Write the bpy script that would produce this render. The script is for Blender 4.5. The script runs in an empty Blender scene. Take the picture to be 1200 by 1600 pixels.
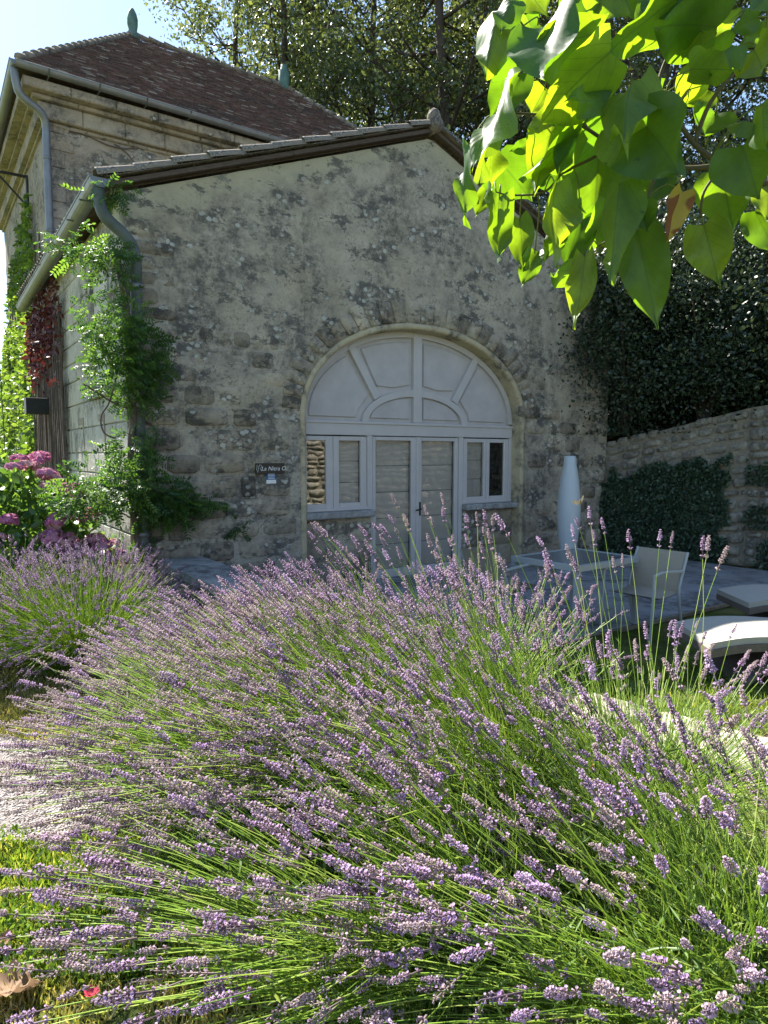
import bpy, bmesh, math, random
import numpy as np
from mathutils import Vector, Matrix, noise
random.seed(7); RNG = np.random.default_rng(11)
R = math.radians; PI = math.pi
SC = bpy.context.scene; COL = SC.collection

# ---------------------------------------------------------------- camera, sky, sun, exposure
EYE, FOC, PITCH = 1.8, 1050.0, math.atan(90 / 1050)
cd = bpy.data.cameras.new('camera'); cam = bpy.data.objects.new('camera', cd); COL.objects.link(cam)
cam.location = (0, 0, EYE); cam.rotation_euler = (PI / 2 - PITCH, 0, 0)
cd.sensor_fit = 'VERTICAL'; cd.sensor_height = 36; cd.lens = FOC / 1600 * 36
cd.clip_start = .05; cd.clip_end = 2000
SC.camera = cam
SUN_AZ, SUN_EL = -43.0, 49.0           # azimuth from the view axis, left is negative
w = bpy.data.worlds.new('World'); SC.world = w; w.use_nodes = True
nt = w.node_tree; sky = nt.nodes.new('ShaderNodeTexSky'); sky.sky_type = 'NISHITA'; sky.sun_disc = False
sky.sun_elevation = R(SUN_EL); sky.sun_rotation = R(SUN_AZ); sky.air_density = 1.0; sky.dust_density = .3; sky.ozone_density = 1.2
bg = nt.nodes['Background']; bg.inputs[1].default_value = .078
nt.links.new(sky.outputs[0], bg.inputs[0])
sl = bpy.data.lights.new('sun', 'SUN'); sl.energy = 5; sl.angle = R(.5); sl.color = (1, .95, .86)
so = bpy.data.objects.new('sun', sl); COL.objects.link(so)
SD = Vector((math.sin(R(SUN_AZ)) * math.cos(R(SUN_EL)), math.cos(R(SUN_AZ)) * math.cos(R(SUN_EL)), math.sin(R(SUN_EL))))
so.rotation_euler = SD.to_track_quat('Z', 'Y').to_euler()
vs = SC.view_settings; vs.view_transform = 'Standard'; vs.look = 'None'; vs.gamma = 1; vs.exposure = 1.85; vs.use_curve_mapping = False
try:
    SC.cycles.max_bounces = 8; SC.cycles.transparent_max_bounces = 8; SC.cycles.use_denoising = True
except Exception: pass

# ---------------------------------------------------------------- frames
U = Vector((.823, .568, 0)).normalized(); V = Vector((-U.y, U.x, 0)); ORG = Vector((-.98, 8.6, 0))
HROT = math.atan2(U.y, U.x)
def loc(s, t, h): return ORG + U * s + V * t + Vector((0, 0, h))
def at(px, py, Y):
    x = (px - 600) / FOC; y = -(py - 800) / FOC; c, s = math.cos(PITCH), math.sin(PITCH)
    d = Vector((x, c + y * s, -s + y * c)); return Vector((0, 0, EYE)) + d * (Y / d.y)
def onplane(px, py, o, n):
    d = at(px, py, 1.0) - Vector((0, 0, EYE)); C = Vector((0, 0, EYE)); return C + d * ((o - C).dot(n) / d.dot(n))
def gab(px, py, t=0.0):
    q = onplane(px, py, ORG + V * t, V); return (q - ORG).dot(U), q.z
def sidep(px, py, s=-2.17):
    q = onplane(px, py, ORG + U * s, U); return (q - ORG).dot(V), q.z

# ---------------------------------------------------------------- materials
def sock(n, *names):
    for k in names:
        if k in n.inputs: return n.inputs[k]
class M:
    def __init__(s, name):
        s.m = bpy.data.materials.new(name); s.m.use_nodes = True; s.t = s.m.node_tree
        s.b = s.t.nodes['Principled BSDF']; s.out = s.t.nodes['Material Output']
    def n(s, ty, **kw):
        x = s.t.nodes.new(ty)
        for k, v in kw.items(): setattr(x, k, v)
        return x
    def l(s, a, b): s.t.links.new(a, b)
    def coord(s, scale=(1, 1, 1), kind='Object'):
        tc = s.n('ShaderNodeTexCoord'); mp = s.n('ShaderNodeMapping'); mp.inputs['Scale'].default_value = scale
        s.l(tc.outputs[kind], mp.inputs[0]); return mp.outputs[0]
    def noise(s, sc, det=4, rough=.55, vec=None, dist=0):
        x = s.n('ShaderNodeTexNoise'); x.inputs['Scale'].default_value = sc; x.inputs['Detail'].default_value = det
        x.inputs['Roughness'].default_value = rough; x.inputs['Distortion'].default_value = dist
        if vec is not None: s.l(vec, x.inputs['Vector'])
        return x.outputs['Fac']
    def voro(s, sc, vec=None, feat='F1', out='Distance'):
        x = s.n('ShaderNodeTexVoronoi', feature=feat); x.inputs['Scale'].default_value = sc
        if vec is not None: s.l(vec, x.inputs['Vector'])
        return x.outputs[out]
    def ramp(s, fac, stops, interp='LINEAR'):
        x = s.n('ShaderNodeValToRGB'); x.color_ramp.interpolation = interp
        e = x.color_ramp.elements
        while len(e) < len(stops): e.new(.5)
        for k, (p, c) in enumerate(stops):
            e[k].position = p; e[k].color = (c if len(c) == 4 else (*c, 1)) if hasattr(c, '__len__') else (c, c, c, 1)
        s.l(fac, x.inputs[0]); return x.outputs[0]
    def mix(s, f, a, b, mode='MIX'):
        x = s.n('ShaderNodeMix', data_type='RGBA', blend_type=mode)
        for i, v in ((0, f), (6, a), (7, b)):
            if isinstance(v, (int, float)): x.inputs[i].default_value = v
            elif isinstance(v, (tuple, list)): x.inputs[i].default_value = (*v, 1) if len(v) == 3 else v
            else: s.l(v, x.inputs[i])
        return x.outputs[2]
    def math(s, op, a, b=0.0):
        x = s.n('ShaderNodeMath', operation=op)
        for i, v in ((0, a), (1, b)):
            if isinstance(v, (int, float)): x.inputs[i].default_value = v
            else: s.l(v, x.inputs[i])
        return x.outputs[0]
    def attr(s, name):
        x = s.n('ShaderNodeAttribute', attribute_name=name); return x.outputs['Fac']
    def bump(s, h, strength=.5, dist=.01):
        x = s.n('ShaderNodeBump'); x.inputs['Strength'].default_value = strength; x.inputs['Distance'].default_value = dist
        s.l(h, x.inputs['Height']); s.l(x.outputs[0], s.b.inputs['Normal']); return x.outputs[0]
    def col(s, c):
        if isinstance(c, tuple): s.b.inputs['Base Color'].default_value = (*c, 1)
        else: s.l(c, s.b.inputs['Base Color'])
    def rough(s, r, spec=.3):
        s.b.inputs['Roughness'].default_value = r; x = sock(s.b, 'Specular IOR Level', 'Specular')
        x.default_value = spec

def simple(name, c, r=.6, spec=.3, var=.15, sc=8, bump=0, metal=0, stretch=(1, 1, 1)):
    m = M(name); v = m.coord(stretch); n = m.noise(sc, 5, .6, v)
    lo = tuple(max(0, x * (1 - var)) for x in c); hi = tuple(min(1, x * (1 + var)) for x in c)
    m.col(m.ramp(n, [(.3, lo), (.7, hi)])); m.rough(r, spec); m.b.inputs['Metallic'].default_value = metal
    if bump: m.bump(m.noise(sc * 6, 4, .6, v), bump, .004)
    return m.m

def stone_mat(name, base=(.40, .345, .27), pale=(.52, .46, .36), dark=(.10, .097, .09), lich=.5, grime=.5, edge=False, warm=(.36, .29, .17), bumps=.8, scale=1.0, objvar=False):
    m = M(name); v = m.coord((scale,) * 3)
    vw = m.coord((scale * .7, scale * .7, scale * 1.6))
    c = m.mix(m.ramp(m.noise(2.2, 5, .6, vw), [(.38, 0), (.66, 1)]), base, pale)
    c = m.mix(m.ramp(m.noise(.9, 3, .5, v), [(.45, 0), (.75, .55)]), c, warm)
    c = m.mix(m.ramp(m.noise(16, 4, .7, v), [(.35, 0), (.8, .35)]), c, tuple(x * .6 for x in base))
    if edge:   # clean, sheltered plaster close under the verge
        e = m.attr('shelter'); c = m.mix(m.math('MULTIPLY', e, .9), c, (.50, .46, .33))
    g1 = m.ramp(m.noise(1.1, 8, .72, v, .3), [(.49 - grime * .12, 0), (.58, 1)])
    g2 = m.ramp(m.noise(7, 8, .8, v), [(.40, 0), (.56, 1)])
    gm = m.math('MULTIPLY', g1, g2)
    g3 = m.math('MULTIPLY', m.ramp(m.noise(24, 6, .8, v), [(.50, 0), (.60, 1)]), m.ramp(m.noise(2.6, 5, .7, v), [(.42, 0), (.58, 1)]))
    gm = m.math('MAXIMUM', gm, m.math('MULTIPLY', g3, min(1.0, grime * 1.5)))
    if edge: gm = m.math('MULTIPLY', gm, m.math('SUBTRACT', 1.0, m.attr('shelter')))
    c = m.mix(m.math('MULTIPLY', gm, .86), c, dark)
    # crusty pale lichen rosettes
    lv = m.voro(8.5, m.coord((scale, scale, scale * 1.25))); lm = m.ramp(m.math('ADD', lv, m.math('MULTIPLY', m.noise(30, 4, .7, v), .35)), [(.42, 1), (.52, 0)])
    reg = m.ramp(m.noise(1.6, 6, .75, m.coord((scale, scale, scale * 2.0))), [(.60 - lich * .13, 0), (.64 - lich * .13, 1)])
    lf = m.math('MULTIPLY', m.math('MULTIPLY', lm, reg), m.ramp(m.noise(22, 3, .7, v), [(.30, 0), (.42, 1)]))
    if edge: lf = m.math('MULTIPLY', lf, m.math('SUBTRACT', 1.0, m.attr('shelter')))
    dk = m.math('MULTIPLY', reg, m.ramp(m.noise(4.5, 8, .8, v), [(.40, 0), (.52, .85)]))
    c = m.mix(dk, c, dark)
    c = m.mix(m.math('MULTIPLY', lf, .85), c, (.58, .57, .51))
    
    if objvar:
        c = m.mix(1.0, c, m.ramp(m.n('ShaderNodeObjectInfo').outputs['Random'], [(0, (.62, .60, .58)), (.5, (.95, .93, .9)), (1, (1.2, 1.17, 1.1))]), 'MULTIPLY')
    m.col(c); m.rough(.95, .1)
    h = m.math('ADD', m.math('MULTIPLY', m.noise(14, 6, .7, v), 1.0), m.math('MULTIPLY', m.noise(70, 3, .7, v), .35))
    h = m.math('ADD', h, m.math('MULTIPLY', lf, .3))
    m.bump(h, bumps, .03)
    return m.m

def leaf_mat(name, stops, trans=.45, tcol=None, r=.4, spec=.5, attr='rnd', veins=False, objrand=False):
    """leaf blade: principled upper light + translucent transmission"""
    m = M(name)
    if objrand: f = m.n('ShaderNodeObjectInfo').outputs['Random']
    else: f = m.attr(attr)
    c = m.ramp(f, stops); tc = m.ramp(f, [(p, tuple(min(1, x * k) for x, k in zip(q, (2.3, 2.1, .9)))) for p, q in stops]) if tcol is None else m.ramp(f, tcol)
    if veins:
        uv = m.coord((1, 1, 1), 'UV'); sp = m.n('ShaderNodeSeparateXYZ'); m.l(uv, sp.inputs[0])
        au = m.math('ABSOLUTE', m.math('SUBTRACT', sp.outputs[0], .5))
        s1 = m.math('SUBTRACT', m.math('MULTIPLY', sp.outputs[1], 6.5), m.math('MULTIPLY', au, 5.5))
        fr = m.math('ABSOLUTE', m.math('SUBTRACT', m.math('FRACT', s1), .5))
        side = m.ramp(fr, [(.0, 1), (.045, 0)])
        mid = m.ramp(au, [(.008, 1), (.02, 0)])
        vn = m.math('MAXIMUM', side, mid)
        c = m.mix(m.math('MULTIPLY', vn, .22), c, (.16, .24, .08)); tc = m.mix(m.math('MULTIPLY', vn, .6), tc, (.11, .20, .015)); tc = m.mix(m.ramp(m.noise(45, 3, .7, m.coord()), [(.66, 0), (.72, .7)]), tc, (.10, .08, .01))
        blot = m.ramp(m.noise(9, 5, .65, m.coord()), [(.3, .62), (.7, 1.12)])
        tc = m.mix(1.0, tc, blot, 'MULTIPLY')
        h = m.math('ADD', m.math('MULTIPLY', m.ramp(fr, [(0, 0), (.5, 1)]), 1.0), m.math('MULTIPLY', m.noise(30, 3, .6, m.coord()), .6))
        nb = m.bump(h, .10, .006)
    m.col(c); m.rough(r, spec)
    tr = m.n('ShaderNodeBsdfTranslucent'); m.l(tc, tr.inputs[0])
    mx = m.n('ShaderNodeMixShader'); mx.inputs[0].default_value = trans
    m.l(m.b.outputs[0], mx.inputs[1]); m.l(tr.outputs[0], mx.inputs[2]); m.l(mx.outputs[0], m.out.inputs[0])
    return m.m

MT = {}
MT['gable'] = stone_mat('weathered_gable_render', base=(.46, .405, .32), pale=(.57, .51, .40), edge=True, lich=.6, grime=.62)
MT['rubble'] = stone_mat('gable_rubble', base=(.42, .37, .29), pale=(.55, .49, .39), lich=.75, grime=.4, objvar=True)
MT['tower'] = stone_mat('tower_render', base=(.36, .31, .25), pale=(.45, .39, .31), warm=(.40, .28, .17), lich=.35, grime=.5)
MT['cornice'] = stone_mat('cornice_stone', base=(.38, .325, .25), pale=(.45, .39, .31), warm=(.38, .27, .18), lich=.1, grime=.5)
MT['side'] = stone_mat('side_ashlar', base=(.50, .47, .40), pale=(.60, .57, .50), warm=(.45, .36, .24), lich=.1, grime=.25)
MT['reveal'] = stone_mat('arch_reveal_stone', base=(.50, .42, .27), pale=(.56, .49, .34), warm=(.42, .36, .20), lich=0, grime=.15, bumps=.3)
MT['retain'] = stone_mat('retaining_rubble', base=(.37, .33, .26), pale=(.48, .45, .37), warm=(.34, .29, .20), lich=.2, grime=.7)
MT['mortar'] = simple('lime_mortar', (.24, .21, .16), .95, .1, .3, 14, .5)
MT['lowwall'] = stone_mat('low_wall_stone', base=(.36, .36, .35), pale=(.50, .50, .48), warm=(.33, .30, .26), lich=.1, grime=.4)
MT['paint'] = simple('weathered_grey_paint', (.52, .49, .47), .45, .4, .05, 5, .15)
MT['paint2'] = simple('panel_paint', (.49, .455, .44), .55, .3, .10, 4, .2)
MT['tile'] = stone_mat('verge_tile', base=(.30, .25, .20), pale=(.42, .37, .30), warm=(.34, .22, .15), lich=.6, grime=.5, scale=2.5)
def rooftile():
    m = M('flat_roof_tiles'); f = m.attr('rnd'); v = m.coord()
    c = m.ramp(f, [(0, (.075, .045, .04)), (.45, (.13, .075, .062)), (.88, (.16, .10, .085)), (.95, (.25, .20, .18)), (1, (.38, .34, .31))])
    c = m.mix(m.ramp(m.noise(1.2, 5, .7, v), [(.45, 0), (.7, .7)]), c, (.06, .05, .05))
    c = m.mix(m.ramp(m.noise(26, 4, .7, v), [(.55, 0), (.7, .6)]), c, (.28, .25, .22)); m.col(c); m.rough(.85, .25)
    m.bump(m.noise(60, 3, .6, v), .5, .01); return m.m
MT['rooftile'] = rooftile()
MT['zinc'] = simple('zinc', (.20, .21, .22), .5, .4, .18, 5, .2, metal=.55)
MT['zincdark'] = simple('weathered_zinc_pipe', (.095, .11, .10), .6, .3, .3, 4, .3)
MT['copper'] = simple('verdigris_finial', (.10, .17, .15), .7, .3, .3, 6, .4)
MT['wood'] = simple('verge_board', (.10, .075, .06), .8, .2, .35, 10, .5, stretch=(1, 1, 6))
MT['iron'] = simple('black_iron', (.02, .02, .022), .55, .4, .2)
MT['black'] = simple('black_plaque', (.012, .013, .015), .3, .5, .1)
MT['white'] = simple('white_lettering', (.8, .8, .78), .5)
MT['blue'] = simple('blue_plate', (.03, .12, .26), .4)
MT['blind'] = simple('roman_blind_cloth', (.52, .48, .43), .9, .1, .04, 30, .2)
MT['blindseam'] = simple('blind_seam', (.20, .21, .19), .9, .1)
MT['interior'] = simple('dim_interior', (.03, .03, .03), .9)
MT['lamp'] = simple('white_polyethylene', (.50, .55, .57), .4, .4, .02)
MT['alu'] = simple('white_aluminium', (.34, .37, .37), .35, .5, .05)
MT['tabletop'] = simple('grey_glass_top', (.10, .12, .13), .25, .5, .1)
MT['sling'] = simple('beige_sling_fabric', (.30, .27, .21), .8, .2, .06, 60, .3)
MT['cushion'] = simple('cream_cushion', (.40, .385, .33), .85, .2, .05, 20, .2)
MT['wicker'] = simple('brown_wicker', (.16, .13, .11), .7, .3, .3, 90, .8)
MT['slab'] = stone_mat('patio_slab', base=(.30, .31, .32), pale=(.38, .39, .40), warm=(.30, .28, .25), lich=0, grime=.15)
MT['kerb'] = stone_mat('pale_path_stone', base=(.42, .38, .30), pale=(.50, .46, .37), warm=(.42, .36, .26), lich=.1, grime=.15)
MT['stem'] = leaf_mat('lavender_stem', [(0, (.13, .22, .03)), (.6, (.24, .37, .06)), (1, (.38, .46, .14))], trans=.35, r=.45)
MT['lavleaf'] = leaf_mat('lavender_leaf', [(0, (.06, .11, .03)), (.6, (.11, .19, .045)), (1, (.20, .27, .10))], trans=.3, r=.5)
def spike_mat():
    m = M('lavender_flower'); f = m.attr('rnd')
    c = m.ramp(f, [(0, (.14, .10, .12)), (.3, (.30, .20, .28)), (.55, (.44, .32, .41)), (.72, (.50, .35, .53)), (.88, (.60, .42, .68)), (1, (.46, .27, .60))])
    oi = m.n('ShaderNodeObjectInfo').outputs['Random']
    c = m.mix(m.ramp(oi, [(.45, 0), (.9, .6)]), c, (.47, .39, .33)); c = m.mix(m.ramp(oi, [(0, .45), (.25, 0)]), c, (.66, .52, .72))
    m.col(c); m.rough(.75, .2); tr = m.n('ShaderNodeBsdfTranslucent'); m.l(c, tr.inputs[0])
    mx = m.n('ShaderNodeMixShader'); mx.inputs[0].default_value = .35
    m.l(m.b.outputs[0], mx.inputs[1]); m.l(tr.outputs[0], mx.inputs[2]); m.l(mx.outputs[0], m.out.inputs[0]); return m.m
MT['spike'] = spike_mat()
MT['treeleaf'] = leaf_mat('tree_leaf', [(0, (.035, .052, .022)), (.5, (.065, .092, .038)), (1, (.12, .15, .07))], trans=.35, r=.4)
MT['darkleaf'] = leaf_mat('evergreen_leaf', [(0, (.014, .028, .014)), (.6, (.028, .05, .022)), (1, (.07, .10, .05))], trans=.12, r=.42, spec=.5)
MT['ivy'] = leaf_mat('creeper_leaf', [(0, (.045, .09, .02)), (.6, (.09, .16, .03)), (1, (.16, .24, .05))], trans=.4, r=.45)
MT['ivydark'] = leaf_mat('wall_ivy_leaf', [(0, (.03, .06, .035)), (.6, (.06, .105, .06)), (1, (.12, .18, .11))], trans=.2, r=.5)
MT['redleaf'] = leaf_mat('red_creeper_leaf', [(0, (.06, .012, .014)), (1, (.14, .035, .03))], tcol=[(0, (.12, .02, .02)), (1, (.2, .04, .03))], trans=.2, r=.5)
MT['wist'] = leaf_mat('wisteria_leaf', [(0, (.03, .075, .022)), (.6, (.055, .125, .03)), (1, (.11, .20, .04))], trans=.45, r=.45)
MT['hydleaf'] = leaf_mat('hydrangea_leaf', [(0, (.04, .09, .025)), (.7, (.08, .17, .04)), (1, (.16, .26, .05))], trans=.35, r=.4)
MT['hydflower'] = leaf_mat('hydrangea_petal', [(0, (.36, .09, .22)), (.5, (.50, .20, .38)), (.8, (.55, .33, .36)), (1, (.55, .40, .30))], trans=.3, r=.6, tcol=[(0, (.5, .15, .3)), (1, (.7, .4, .4))])
MT['grass'] = leaf_mat('grass_blade', [(0, (.06, .12, .02)), (.6, (.12, .20, .03)), (1, (.30, .30, .09))], trans=.4, r=.5)
MT['drygrass'] = leaf_mat('dry_grass_blade', [(0, (.12, .15, .035)), (.5, (.26, .26, .09)), (1, (.40, .34, .20))], trans=.35, r=.6)
MT['catalpa'] = leaf_mat('catalpa_leaf', [(0, (.03, .07, .028)), (.5, (.042, .09, .03)), (1, (.06, .11, .03))], trans=.5, r=.48, spec=.55, veins=True, objrand=True,
                         tcol=[(0, (.17, .36, .008)), (.5, (.33, .56, .010)), (1, (.52, .70, .015))])
MT['yellowleaf'] = leaf_mat('yellowing_leaf', [(0, (.40, .26, .04)), (.45, (.42, .30, .05)), (.5, (.22, .08, .02)), (1, (.25, .1, .03))], trans=.4, r=.5, attr='blotch', tcol=[(0, (.70, .55, .04)), (.45, (.65, .5, .04)), (.5, (.35, .13, .02)), (1, (.3, .1, .02))])
MT['dryleaf'] = leaf_mat('dry_leaf', [(0, (.15, .085, .045)), (1, (.27, .17, .10))], trans=.2, r=.8, objrand=True, tcol=[(0, (.3, .17, .08)), (1, (.4, .25, .15))])
MT['bark'] = simple('tree_bark', (.07, .055, .045), .9, .1, .4, 6, .8, stretch=(1, 1, .2))
MT['twig'] = simple('green_brown_twig', (.10, .085, .045), .7, .3, .3, 20, .3)
MT['vine'] = simple('grey_vine_stem', (.13, .10, .085), .9, .1, .35, 12, .5)
MT['petiole'] = simple('petiole', (.16, .19, .05), .6, .3, .2)
MT['soil'] = simple('soil', (.045, .033, .022), .95, .1, .5, 18, .8)
MT['straw'] = simple('dry_ground', (.26, .20, .12), .95, .1, .4, 30, .9)
def lawnmat():
    m = M('lawn_ground'); v = m.coord(); c = m.ramp(m.noise(2.5, 6, .7, v), [(.3, (.05, .075, .02)), (.5, (.10, .13, .03)), (.7, (.22, .19, .09))])
    m.col(c); m.rough(.95, .1); m.bump(m.noise(40, 5, .7, v), .9, .04); return m.m
MT['lawn'] = lawnmat()
def gravelmat():
    m = M('gravel_path'); v = m.coord(); c = m.ramp(m.voro(75, v, out='Color'), [(.2, (.20, .18, .17)), (.8, (.36, .325, .31))])
    m.col(c); m.rough(.95, .1); m.bump(m.voro(75, v), 1, .02); return m.m
MT['gravel'] = gravelmat()
def glassmat(kf=2.6):
    m = M('window_glass'); fr = m.n('ShaderNodeFresnel'); fr.inputs[0].default_value = 1.5
    g = m.n('ShaderNodeBsdfGlossy'); g.inputs['Roughness'].default_value = .01; g.inputs[0].default_value = (1, 1, 1, 1)
    tr = m.n('ShaderNodeBsdfTransparent'); tr.inputs[0].default_value = (.93, .93, .92, 1)
    nz = m.n('ShaderNodeBump'); nz.inputs['Strength'].default_value = .06; nz.inputs['Distance'].default_value = .02
    m.l(m.noise(3, 2, .4, m.coord()), nz.inputs['Height']); m.l(nz.outputs[0], g.inputs['Normal'])
    mx = m.n('ShaderNodeMixShader'); m.l(m.math('MULTIPLY', fr.outputs[0], kf), mx.inputs[0]); m.l(tr.outputs[0], mx.inputs[1]); m.l(g.outputs[0], mx.inputs[2])
    m.l(mx.outputs[0], m.out.inputs[0]); return m.m
MT['glass'] = glassmat()
MT['glassdim'] = glassmat(.35)

# ---------------------------------------------------------------- object helpers
def tag(o, label=None, cat=None, group=None, kind=None):
    if label: o['label'] = label
    if cat: o['category'] = cat
    if group: o['group'] = group
    if kind: o['kind'] = kind
    return o
def empty(name, location=(0, 0, 0), rz=0, **kw):
    o = bpy.data.objects.new(name, None); COL.objects.link(o); o.location = location; o.rotation_euler = (0, 0, rz); o.empty_display_size = .1
    return tag(o, **kw)
def link(name, me, parent=None, mtx=None, **kw):
    o = bpy.data.objects.new(name, me); COL.objects.link(o)
    if parent is not None: o.parent = parent
    if mtx is not None: o.matrix_basis = mtx
    return tag(o, **kw)
def npmesh(name, Vt, F, mat=None, rnd=None, smooth=False, attrs=None, uv=None):
    """mesh of triangles or quads from arrays"""
    Vt = np.asarray(Vt, np.float32); F = np.asarray(F, np.int32); k = F.shape[1]
    me = bpy.data.meshes.new(name); me.vertices.add(len(Vt)); me.vertices.foreach_set('co', Vt.ravel())
    me.loops.add(F.size); me.loops.foreach_set('vertex_index', F.ravel())
    me.polygons.add(len(F)); me.polygons.foreach_set('loop_start', np.arange(0, F.size, k, dtype=np.int32))
    me.polygons.foreach_set('loop_total', np.full(len(F), k, np.int32))
    if smooth: me.polygons.foreach_set('use_smooth', np.ones(len(F), bool))
    at_ = dict(attrs or {})
    if rnd is not None: at_['rnd'] = rnd
    for nme, arr in at_.items():
        a = me.attributes.new(nme, 'FLOAT', 'POINT'); a.data.foreach_set('value', np.asarray(arr, np.float32).ravel())
    if uv is not None:
        lay = me.uv_layers.new(name='UVMap'); lay.data.foreach_set('uv', np.asarray(uv, np.float32)[F.ravel()].ravel())
    me.update(calc_edges=True); me.validate()
    if mat: me.materials.append(mat)
    return me
class MB:
    def __init__(s): s.v = []; s.f = []
    def add(s, vs, fs):
        b = len(s.v); s.v += [tuple(x) for x in vs]; s.f += [tuple(i + b for i in f) for f in fs]; return s
    def box(s, a, b):
        (x0, y0, z0), (x1, y1, z1) = a, b
        return s.add([(x0, y0, z0), (x1, y0, z0), (x1, y1, z0), (x0, y1, z0), (x0, y0, z1), (x1, y0, z1), (x1, y1, z1), (x0, y1, z1)],
                     [(0, 3, 2, 1), (4, 5, 6, 7), (0, 1, 5, 4), (1, 2, 6, 5), (2, 3, 7, 6), (3, 0, 4, 7)])
    def bbox(s, a, b, r=.006):
        """box with chamfered long edges in x-z face (front)"""
        (x0, y0, z0), (x1, y1, z1) = a, b; q = min(r, (x1 - x0) / 3, (z1 - z0) / 3)
        v = []
        for (y, i) in ((y0, q), (y0 + q, 0), (y1, 0)):
            v += [(x0 + i, y, z0 + i), (x1 - i, y, z0 + i), (x1 - i, y, z1 - i), (x0 + i, y, z1 - i)]
        f = [(0, 1, 2, 3), (11, 10, 9, 8)]
        for k in (0, 4):
            for j in range(4): f.append((k + j, k + 4 + j, k + 4 + (j + 1) % 4, k + (j + 1) % 4))
        return s.add(v, f)
    def prism(s, poly, ya, yb, bev=0.0):
        """poly in (x,z), extruded from ya (front, nearer -y) to yb; optional inset of the front"""
        n = len(poly); cx = sum(p[0] for p in poly) / n; cz = sum(p[1] for p in poly) / n; v = []
        fr = []
        for i, p in enumerate(poly):
            if bev:
                a = Vector(poly[i - 1]); b = Vector(p); c = Vector(poly[(i + 1) % n])
                n1 = (b - a).normalized(); n2 = (c - b).normalized(); d = (n2 - n1)
                t = Vector((-(n1 + n2).y, (n1 + n2).x));
                if t.length < 1e-6: t = Vector((cx - p[0], cz - p[1]))
                t.normalize()
                if t.dot(Vector((cx, cz)) - b) < 0: t = -t
                fr.append((b.x + t.x * bev, b.y + t.y * bev))
            else: fr.append(p)
        v += [(p[0], ya, p[1]) for p in fr] + [(p[0], ya + bev, p[1]) for p in poly] + [(p[0], yb, p[1]) for p in poly]
        f = [tuple(range(n)), tuple(range(3 * n - 1, 2 * n - 1, -1))]
        for k in ((0, n) if bev else (n,)):
            for j in range(n): f.append((k + j, k + n + j, k + n + (j + 1) % n, k + (j + 1) % n))
        if not bev: f = f[:2] + [(j, n + j, n + (j + 1) % n, (j + 1) % n) for j in range(n)] + f[2:]
        return s.add(v, f)
    def tube(s, pts, rad, n=8, cap=True):
        pts = [Vector(p) for p in pts]; m = len(pts); rad = rad if hasattr(rad, '__len__') else [rad] * m
        t0 = (pts[1] - pts[0]).normalized(); a = t0.orthogonal().normalized(); vs_ = []
        for i, p in enumerate(pts):
            t = ((pts[min(i + 1, m - 1)] - pts[max(i - 1, 0)])).normalized()
            a = (a - t * a.dot(t)).normalized(); b = t.cross(a)
            for k in range(n):
                th = 2 * PI * k / n; vs_.append(p + (a * math.cos(th) + b * math.sin(th)) * rad[i])
        f = [(i * n + k, i * n + (k + 1) % n, (i + 1) * n + (k + 1) % n, (i + 1) * n + k) for i in range(m - 1) for k in range(n)]
        if cap: f += [tuple(range(n - 1, -1, -1)), tuple((m - 1) * n + k for k in range(n))]
        return s.add(vs_, f)
    def lathe(s, prof, n=24, c=(0, 0, 0)):
        v = [(c[0] + r * math.cos(2 * PI * k / n), c[1] + r * math.sin(2 * PI * k / n), c[2] + z) for r, z in prof for k in range(n)]
        f = [(i * n + k, i * n + (k + 1) % n, (i + 1) * n + (k + 1) % n, (i + 1) * n + k) for i in range(len(prof) - 1) for k in range(n)]
        f += [tuple(range(n - 1, -1, -1)), tuple((len(prof) - 1) * n + k for k in range(n))]
        return s.add(v, f)
    def mesh(s, name, mat=None, smooth=False):
        me = bpy.data.meshes.new(name); me.from_pydata(s.v, [], s.f); me.update(); me.validate()
        if smooth: me.polygons.foreach_set('use_smooth', np.ones(len(me.polygons), bool))
        if mat: me.materials.append(mat)
        return me
    def build(s, name, mat, parent=None, smooth=False, **kw): return link(name, s.mesh(name, mat, smooth), parent, **kw)

def rot_from(d, roll):
    """N x 3 x 3 rotations whose columns are (x, y, z=d)"""
    d = d / np.linalg.norm(d, axis=1, keepdims=True); ref = np.where(np.abs(d[:, 2:3]) < .9, [[0, 0, 1.]], [[1., 0, 0]])
    x = np.cross(ref, d); x /= np.linalg.norm(x, axis=1, keepdims=True); y = np.cross(d, x)
    c = np.cos(roll)[:, None]; s_ = np.sin(roll)[:, None]; x2 = x * c + y * s_; y2 = -x * s_ + y * c
    return np.stack([x2, y2, d], axis=2)
def scatter(tv, tf, P, Rm, S, rnd=None):
    """copies of template (tv,tf) at P with rotation Rm and scale S -> V, F, rnd"""
    N, k = len(P), len(tv); Vv = np.einsum('nij,kj->nki', Rm, tv) * np.asarray(S).reshape(N, 1, -1) + P[:, None, :]
    Fv = tf[None] + (np.arange(N) * k)[:, None, None]
    r = RNG.random(N) if rnd is None else rnd
    return Vv.reshape(-1, 3), Fv.reshape(-1, tf.shape[1]), np.repeat(r, k)
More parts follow.
